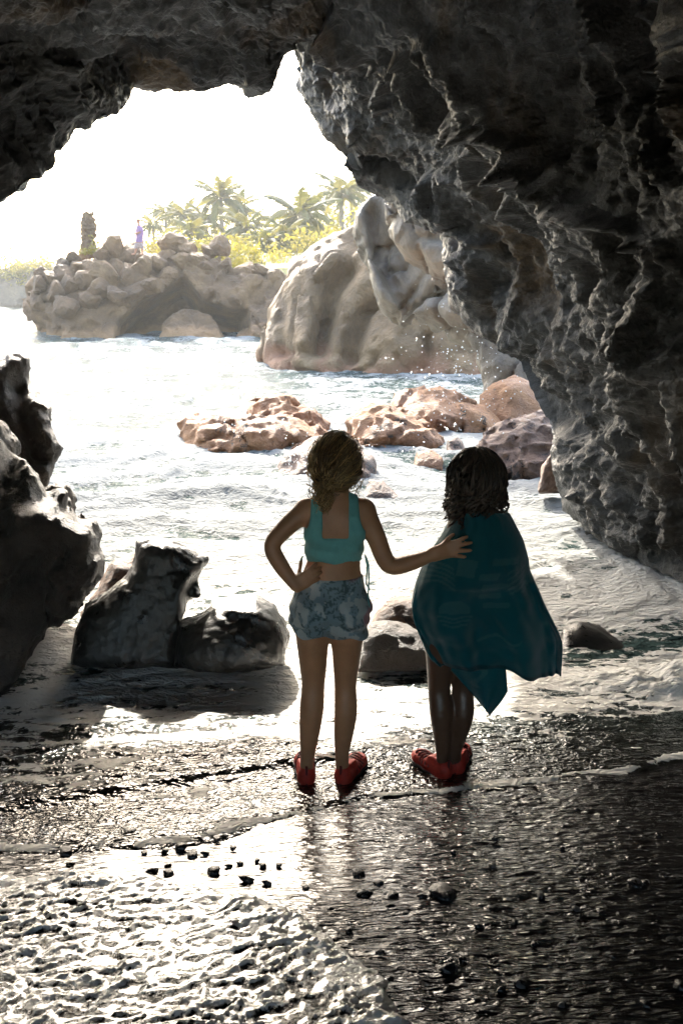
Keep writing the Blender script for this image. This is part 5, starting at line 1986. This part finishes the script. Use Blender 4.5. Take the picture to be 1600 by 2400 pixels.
# ------------------------------------------------------------------ the fisherman on the far point
def build_fisherman():
    D0 = 42.6
    ref = at_depth(318, 584, D0)
    Y0 = ref[1]
    W = lambda x, y, dy=0.0: at_y(x, y, Y0) + np.array([0, dy, 0])
    root = thing("person", tuple(ref), "man in purple T-shirt and plaid shorts fishing from the far rocks", "person")
    f = Field(W(296, 590) - np.array([0, .6, .05]), W(342, 496) + np.array([0, .6, .1]), .02)
    f.chain([(W(320, 522), .13), (W(321, 532), .17), (W(321, 545), .16), (W(320, 555), .16)], .08, .75)
    tor = f.copy()
    f.chain([(W(316, 558), .10), (W(313, 570), .07), (W(311, 578), .055), (W(309, 583), .04), (W(304, 584, -.05), .04)], .05)
    f.chain([(W(324, 558), .10), (W(326, 570), .07), (W(327, 578), .055), (W(328, 583), .04), (W(323, 584, -.05), .04)], .05)
    legs = f.F.copy()
    f.cone(W(319, 516), W(318, 520), .06, .065, .04)
    f.ell(W(318, 509), (.085, .085, .11), .03)
    f.cone(W(314, 510), W(313, 511), .02, .02, .02)
    for s in (-.15, .12):
        f.chain([(W(322, 523, s * 1.1), .065), (W(324, 533, s * 1.3), .05), (W(313, 537, s * 1.0), .045), (W(303, 535, s * .5), .035)], .03)
        for j in range(4):
            f.chain([(W(303, 534.5 + j * .5, s * .5), .016), (W(301, 535 + j * .6, s * .45), .014), (W(301.5, 536 + j * .5, s * .4), .012)], .012)
        f.chain([(W(304, 534, s * .5), .017), (W(302.5, 533.3, s * .3), .014)], .012)
    X, Y, Z = f.grid()
    part("body", f.mesh("body"), M_SKIN3, root)
    zof = lambda y: at_y(320, y, Y0)[2]
    sh = f.copy()
    shF = np.maximum(np.maximum(tor.F - .022, Z - zof(520)), zof(557) - Z)
    g = Field.__new__(Field)
    g.lo, g.h, g.n, g.F = f.lo, f.h, f.n, shF.astype(np.float32)
    for s in (-.15, .12):
        g.cone(W(322, 523, s * 1.1), W(323.4, 530, s * 1.25), .085, .085, .04)
    part("shirt", g.mesh("shirt"), M_PURPLE, root)
    part("shorts", f.mesh("shorts", np.maximum(np.maximum(legs - .03, Z - zof(558)), zof(571) - Z).astype(np.float32)), M_PLAID, root)
    fh = Field(W(318, 509) - .25, W(318, 509) + .25, .015)
    fh.ell(W(318.5, 507), (.095, .095, .10), .02)
    Xh, Yh, Zh = fh.grid()
    part("hair", fh.mesh("hair", np.maximum(fh.F, (zof(508) - Zh)).astype(np.float32)), flat_mat("reddish_cap_cloth", (.34, .13, .07), .8), root)
    t = np.linspace(0, 1, 20)
    a, b = W(302, 537, -.02), W(262, 500, .3)
    pts = a[None] + (b - a)[None] * t[:, None] + np.array([0, 0, .25])[None] * (np.sin(t * math.pi) * .4)[:, None]
    rod = thing("fishing_rod", tuple(a), "thin dark fishing rod held by the man on the far rocks", "fishing rod")
    tubes("blank", [(pts, np.linspace(.012, .004, 20))], M_STEEL, rod, 5)
    tubes("handle", [([a + (a - b) * .08, a, a + (b - a) * .06], .02)], M_SOLE, rod, 6)
    tubes("reel", [([a + np.array([-.03, -.04, -.05]), a + np.array([.03, -.04, -.05])], .04)], M_STEEL, rod, 8)


build_fisherman()

# ================================================================== pebbles and spray
M_PEB = rock_mat("wet_black_pebble", (.006, .006, .0065), (.014, .014, .014), (.035, .033, .03), scale=20, rough=.22, bump=.3, bscale=120, spec=.9)
PB = [boulder_mesh(s, 2, 10, 6.0, .08) for s in (5, 12, 28)]
for m_ in PB:
    m_.materials.append(M_PEB)
PEBBLES = [(150, 1958, 17), (162, 1986, 10), (295, 1917, 18), (330, 1960, 8), (378, 1957, 10), (415, 1950, 16), (440, 1965, 14), (470, 1962, 10), (386, 1990, 9), (350, 2003, 14),
           (385, 2008, 13), (490, 2005, 16), (565, 2022, 17), (525, 1990, 9), (550, 1985, 8), (602, 1990, 9), (590, 1978, 7), (612, 2030, 11), (497, 1927, 10), (535, 1950, 8),
           (838, 2057, 19), (868, 2035, 13), (900, 2062, 15), (898, 2085, 13), (1010, 2058, 30), (970, 2062, 13), (820, 2010, 17), (1135, 1928, 9), (1325, 1862, 8), (1480, 2030, 13),
           (1455, 2035, 18), (1510, 1920, 8), (1540, 2140, 9), (1030, 2228, 22), (1195, 2262, 18), (1150, 2275, 13), (1060, 2205, 10), (1225, 2170, 9), (930, 2100, 9), (1240, 2060, 10),
           (1320, 2090, 9), (1380, 2100, 10), (1560, 2270, 18), (1290, 2310, 12), (1100, 2130, 11), (1180, 2120, 8), (1410, 2200, 10), (1480, 2310, 13), (990, 2150, 9), (1345, 1990, 8),
           (1290, 1950, 7), (1420, 1890, 7), (1180, 1870, 7), (1130, 1990, 9), (1040, 1960, 8), (760, 2090, 9), (800, 2140, 10), (870, 2190, 11), (640, 1990, 8), (700, 2040, 9)]
rp = random.Random(9)
PEBBLES.sort(key=lambda q: q[0])
_tens = ["", "", "twenty", "thirty"]
_ones = ["", "first", "second", "third", "fourth", "fifth", "sixth", "seventh", "eighth", "ninth", "tenth", "eleventh", "twelfth", "thirteenth", "fourteenth", "fifteenth",
         "sixteenth", "seventeenth", "eighteenth", "nineteenth"]


def ordinal(n):
    if n < 20:
        return _ones[n]
    t, o = divmod(n, 10)
    return {2: "twentieth", 3: "thirtieth"}[t] if o == 0 else _tens[t] + "-" + _ones[o]


_pc = {}
for i, (x, y, w) in enumerate(PEBBLES):
    p = at_z(x, y, .45)
    for _ in range(6):
        p = at_z(x, y, float(sand_z(p[0], p[1])))
    d = (p - CAM) @ FV
    s = w * K * d / FPX
    o = bpy.data.objects.new("pebble", PB[i % 3])
    COL.objects.link(o)
    o.location = (p[0], p[1], p[2] + s * .18)
    o.scale = (s, s * rp.uniform(.7, 1.0), s * rp.uniform(.5, .7))
    o.rotation_euler = (0, 0, rp.uniform(-.5, .5))
    big = w >= 15
    o["category"] = "pebble"
    side = "in the shiny wash" if x < 660 else "on the dark wet sand"
    o["label"] = ("largest black stone on the dark wet sand, low and rounded" if w == 30 else ("palm-sized" if big else "small") + " wet black pebble " + side)
    if w != 30:
        _pc[o["label"]] = _pc.get(o["label"], 0) + 1
        o["label"] += ", " + ordinal(_pc[o["label"]]) + " from left"
    o["group"] = ("palm-sized" if big else "small") + " black pebbles " + side


def build_spray():
    r = np.random.RandomState(4)
    V, Q = [], []
    base = np.array([(0, 0, 1), (1, 0, 0), (0, 1, 0), (-1, 0, 0), (0, -1, 0), (0, 0, -1)], float)
    tri = [(0, 1, 2, 2), (0, 2, 3, 3), (0, 3, 4, 4), (0, 4, 1, 1), (5, 2, 1, 1), (5, 3, 2, 2), (5, 4, 3, 3), (5, 1, 4, 4)]
    Vs, Ts = [], []
    for k in range(420):
        if k < 260:
            x, y, d = 1040 + r.normal() * 70, 870 + r.normal() * 75, r.uniform(12, 15)
        elif k < 340:
            x, y, d = 690 + r.normal() * 25, 1065 + r.normal() * 22, r.uniform(9.8, 10.3)
        else:
            x, y, d = r.uniform(500, 1250), 985 + r.normal() * 25, r.uniform(11, 12.5)
        c = at_depth(x, y, d)
        s = r.uniform(.004, .014) * (1 + (r.rand() < .1) * .6)
        i = len(Vs)
        for b in base:
            Vs.append(c + b * s)
        for t in tri:
            Ts.append((t[0] + i, t[1] + i, t[2] + i))
    m = np_mesh("sea_spray", np.array(Vs), np.array(Ts))
    mt = flat_mat("water_drop", (.75, .77, .76), .15, .6)
    o = link("sea_spray", m, mt, kind="stuff", label="white drops of spray thrown up in front of the bluff")
    o["category"] = "spray"


build_spray()


# ================================================================== sea haze
def build_haze():
    m = bpy.data.materials.new("sea_haze")
    m.use_nodes = True
    nt = m.node_tree
    nt.nodes.clear()
    out = nt.nodes.new("ShaderNodeOutputMaterial")
    v = nt.nodes.new("ShaderNodeVolumePrincipled")
    v.inputs["Color"].default_value = (.93, .96, .95, 1)
    v.inputs["Density"].default_value = .0006
    v.inputs["Anisotropy"].default_value = .3
    nt.links.new(v.outputs[0], out.inputs["Volume"])
    x0, x1, y0, y1, z0, z1 = -130, 130, -14, 260, -4, 26
    V = np.array([(x, y, z) for x in (x0, x1) for y in (y0, y1) for z in (z0, z1)], float)
    Q = np.array([(0, 1, 3, 2), (4, 6, 7, 5), (0, 4, 5, 1), (2, 3, 7, 6), (0, 2, 6, 4), (1, 5, 7, 3)])
    o = link("haze", np_mesh("haze", V, Q, False), m, kind="stuff")


build_haze()
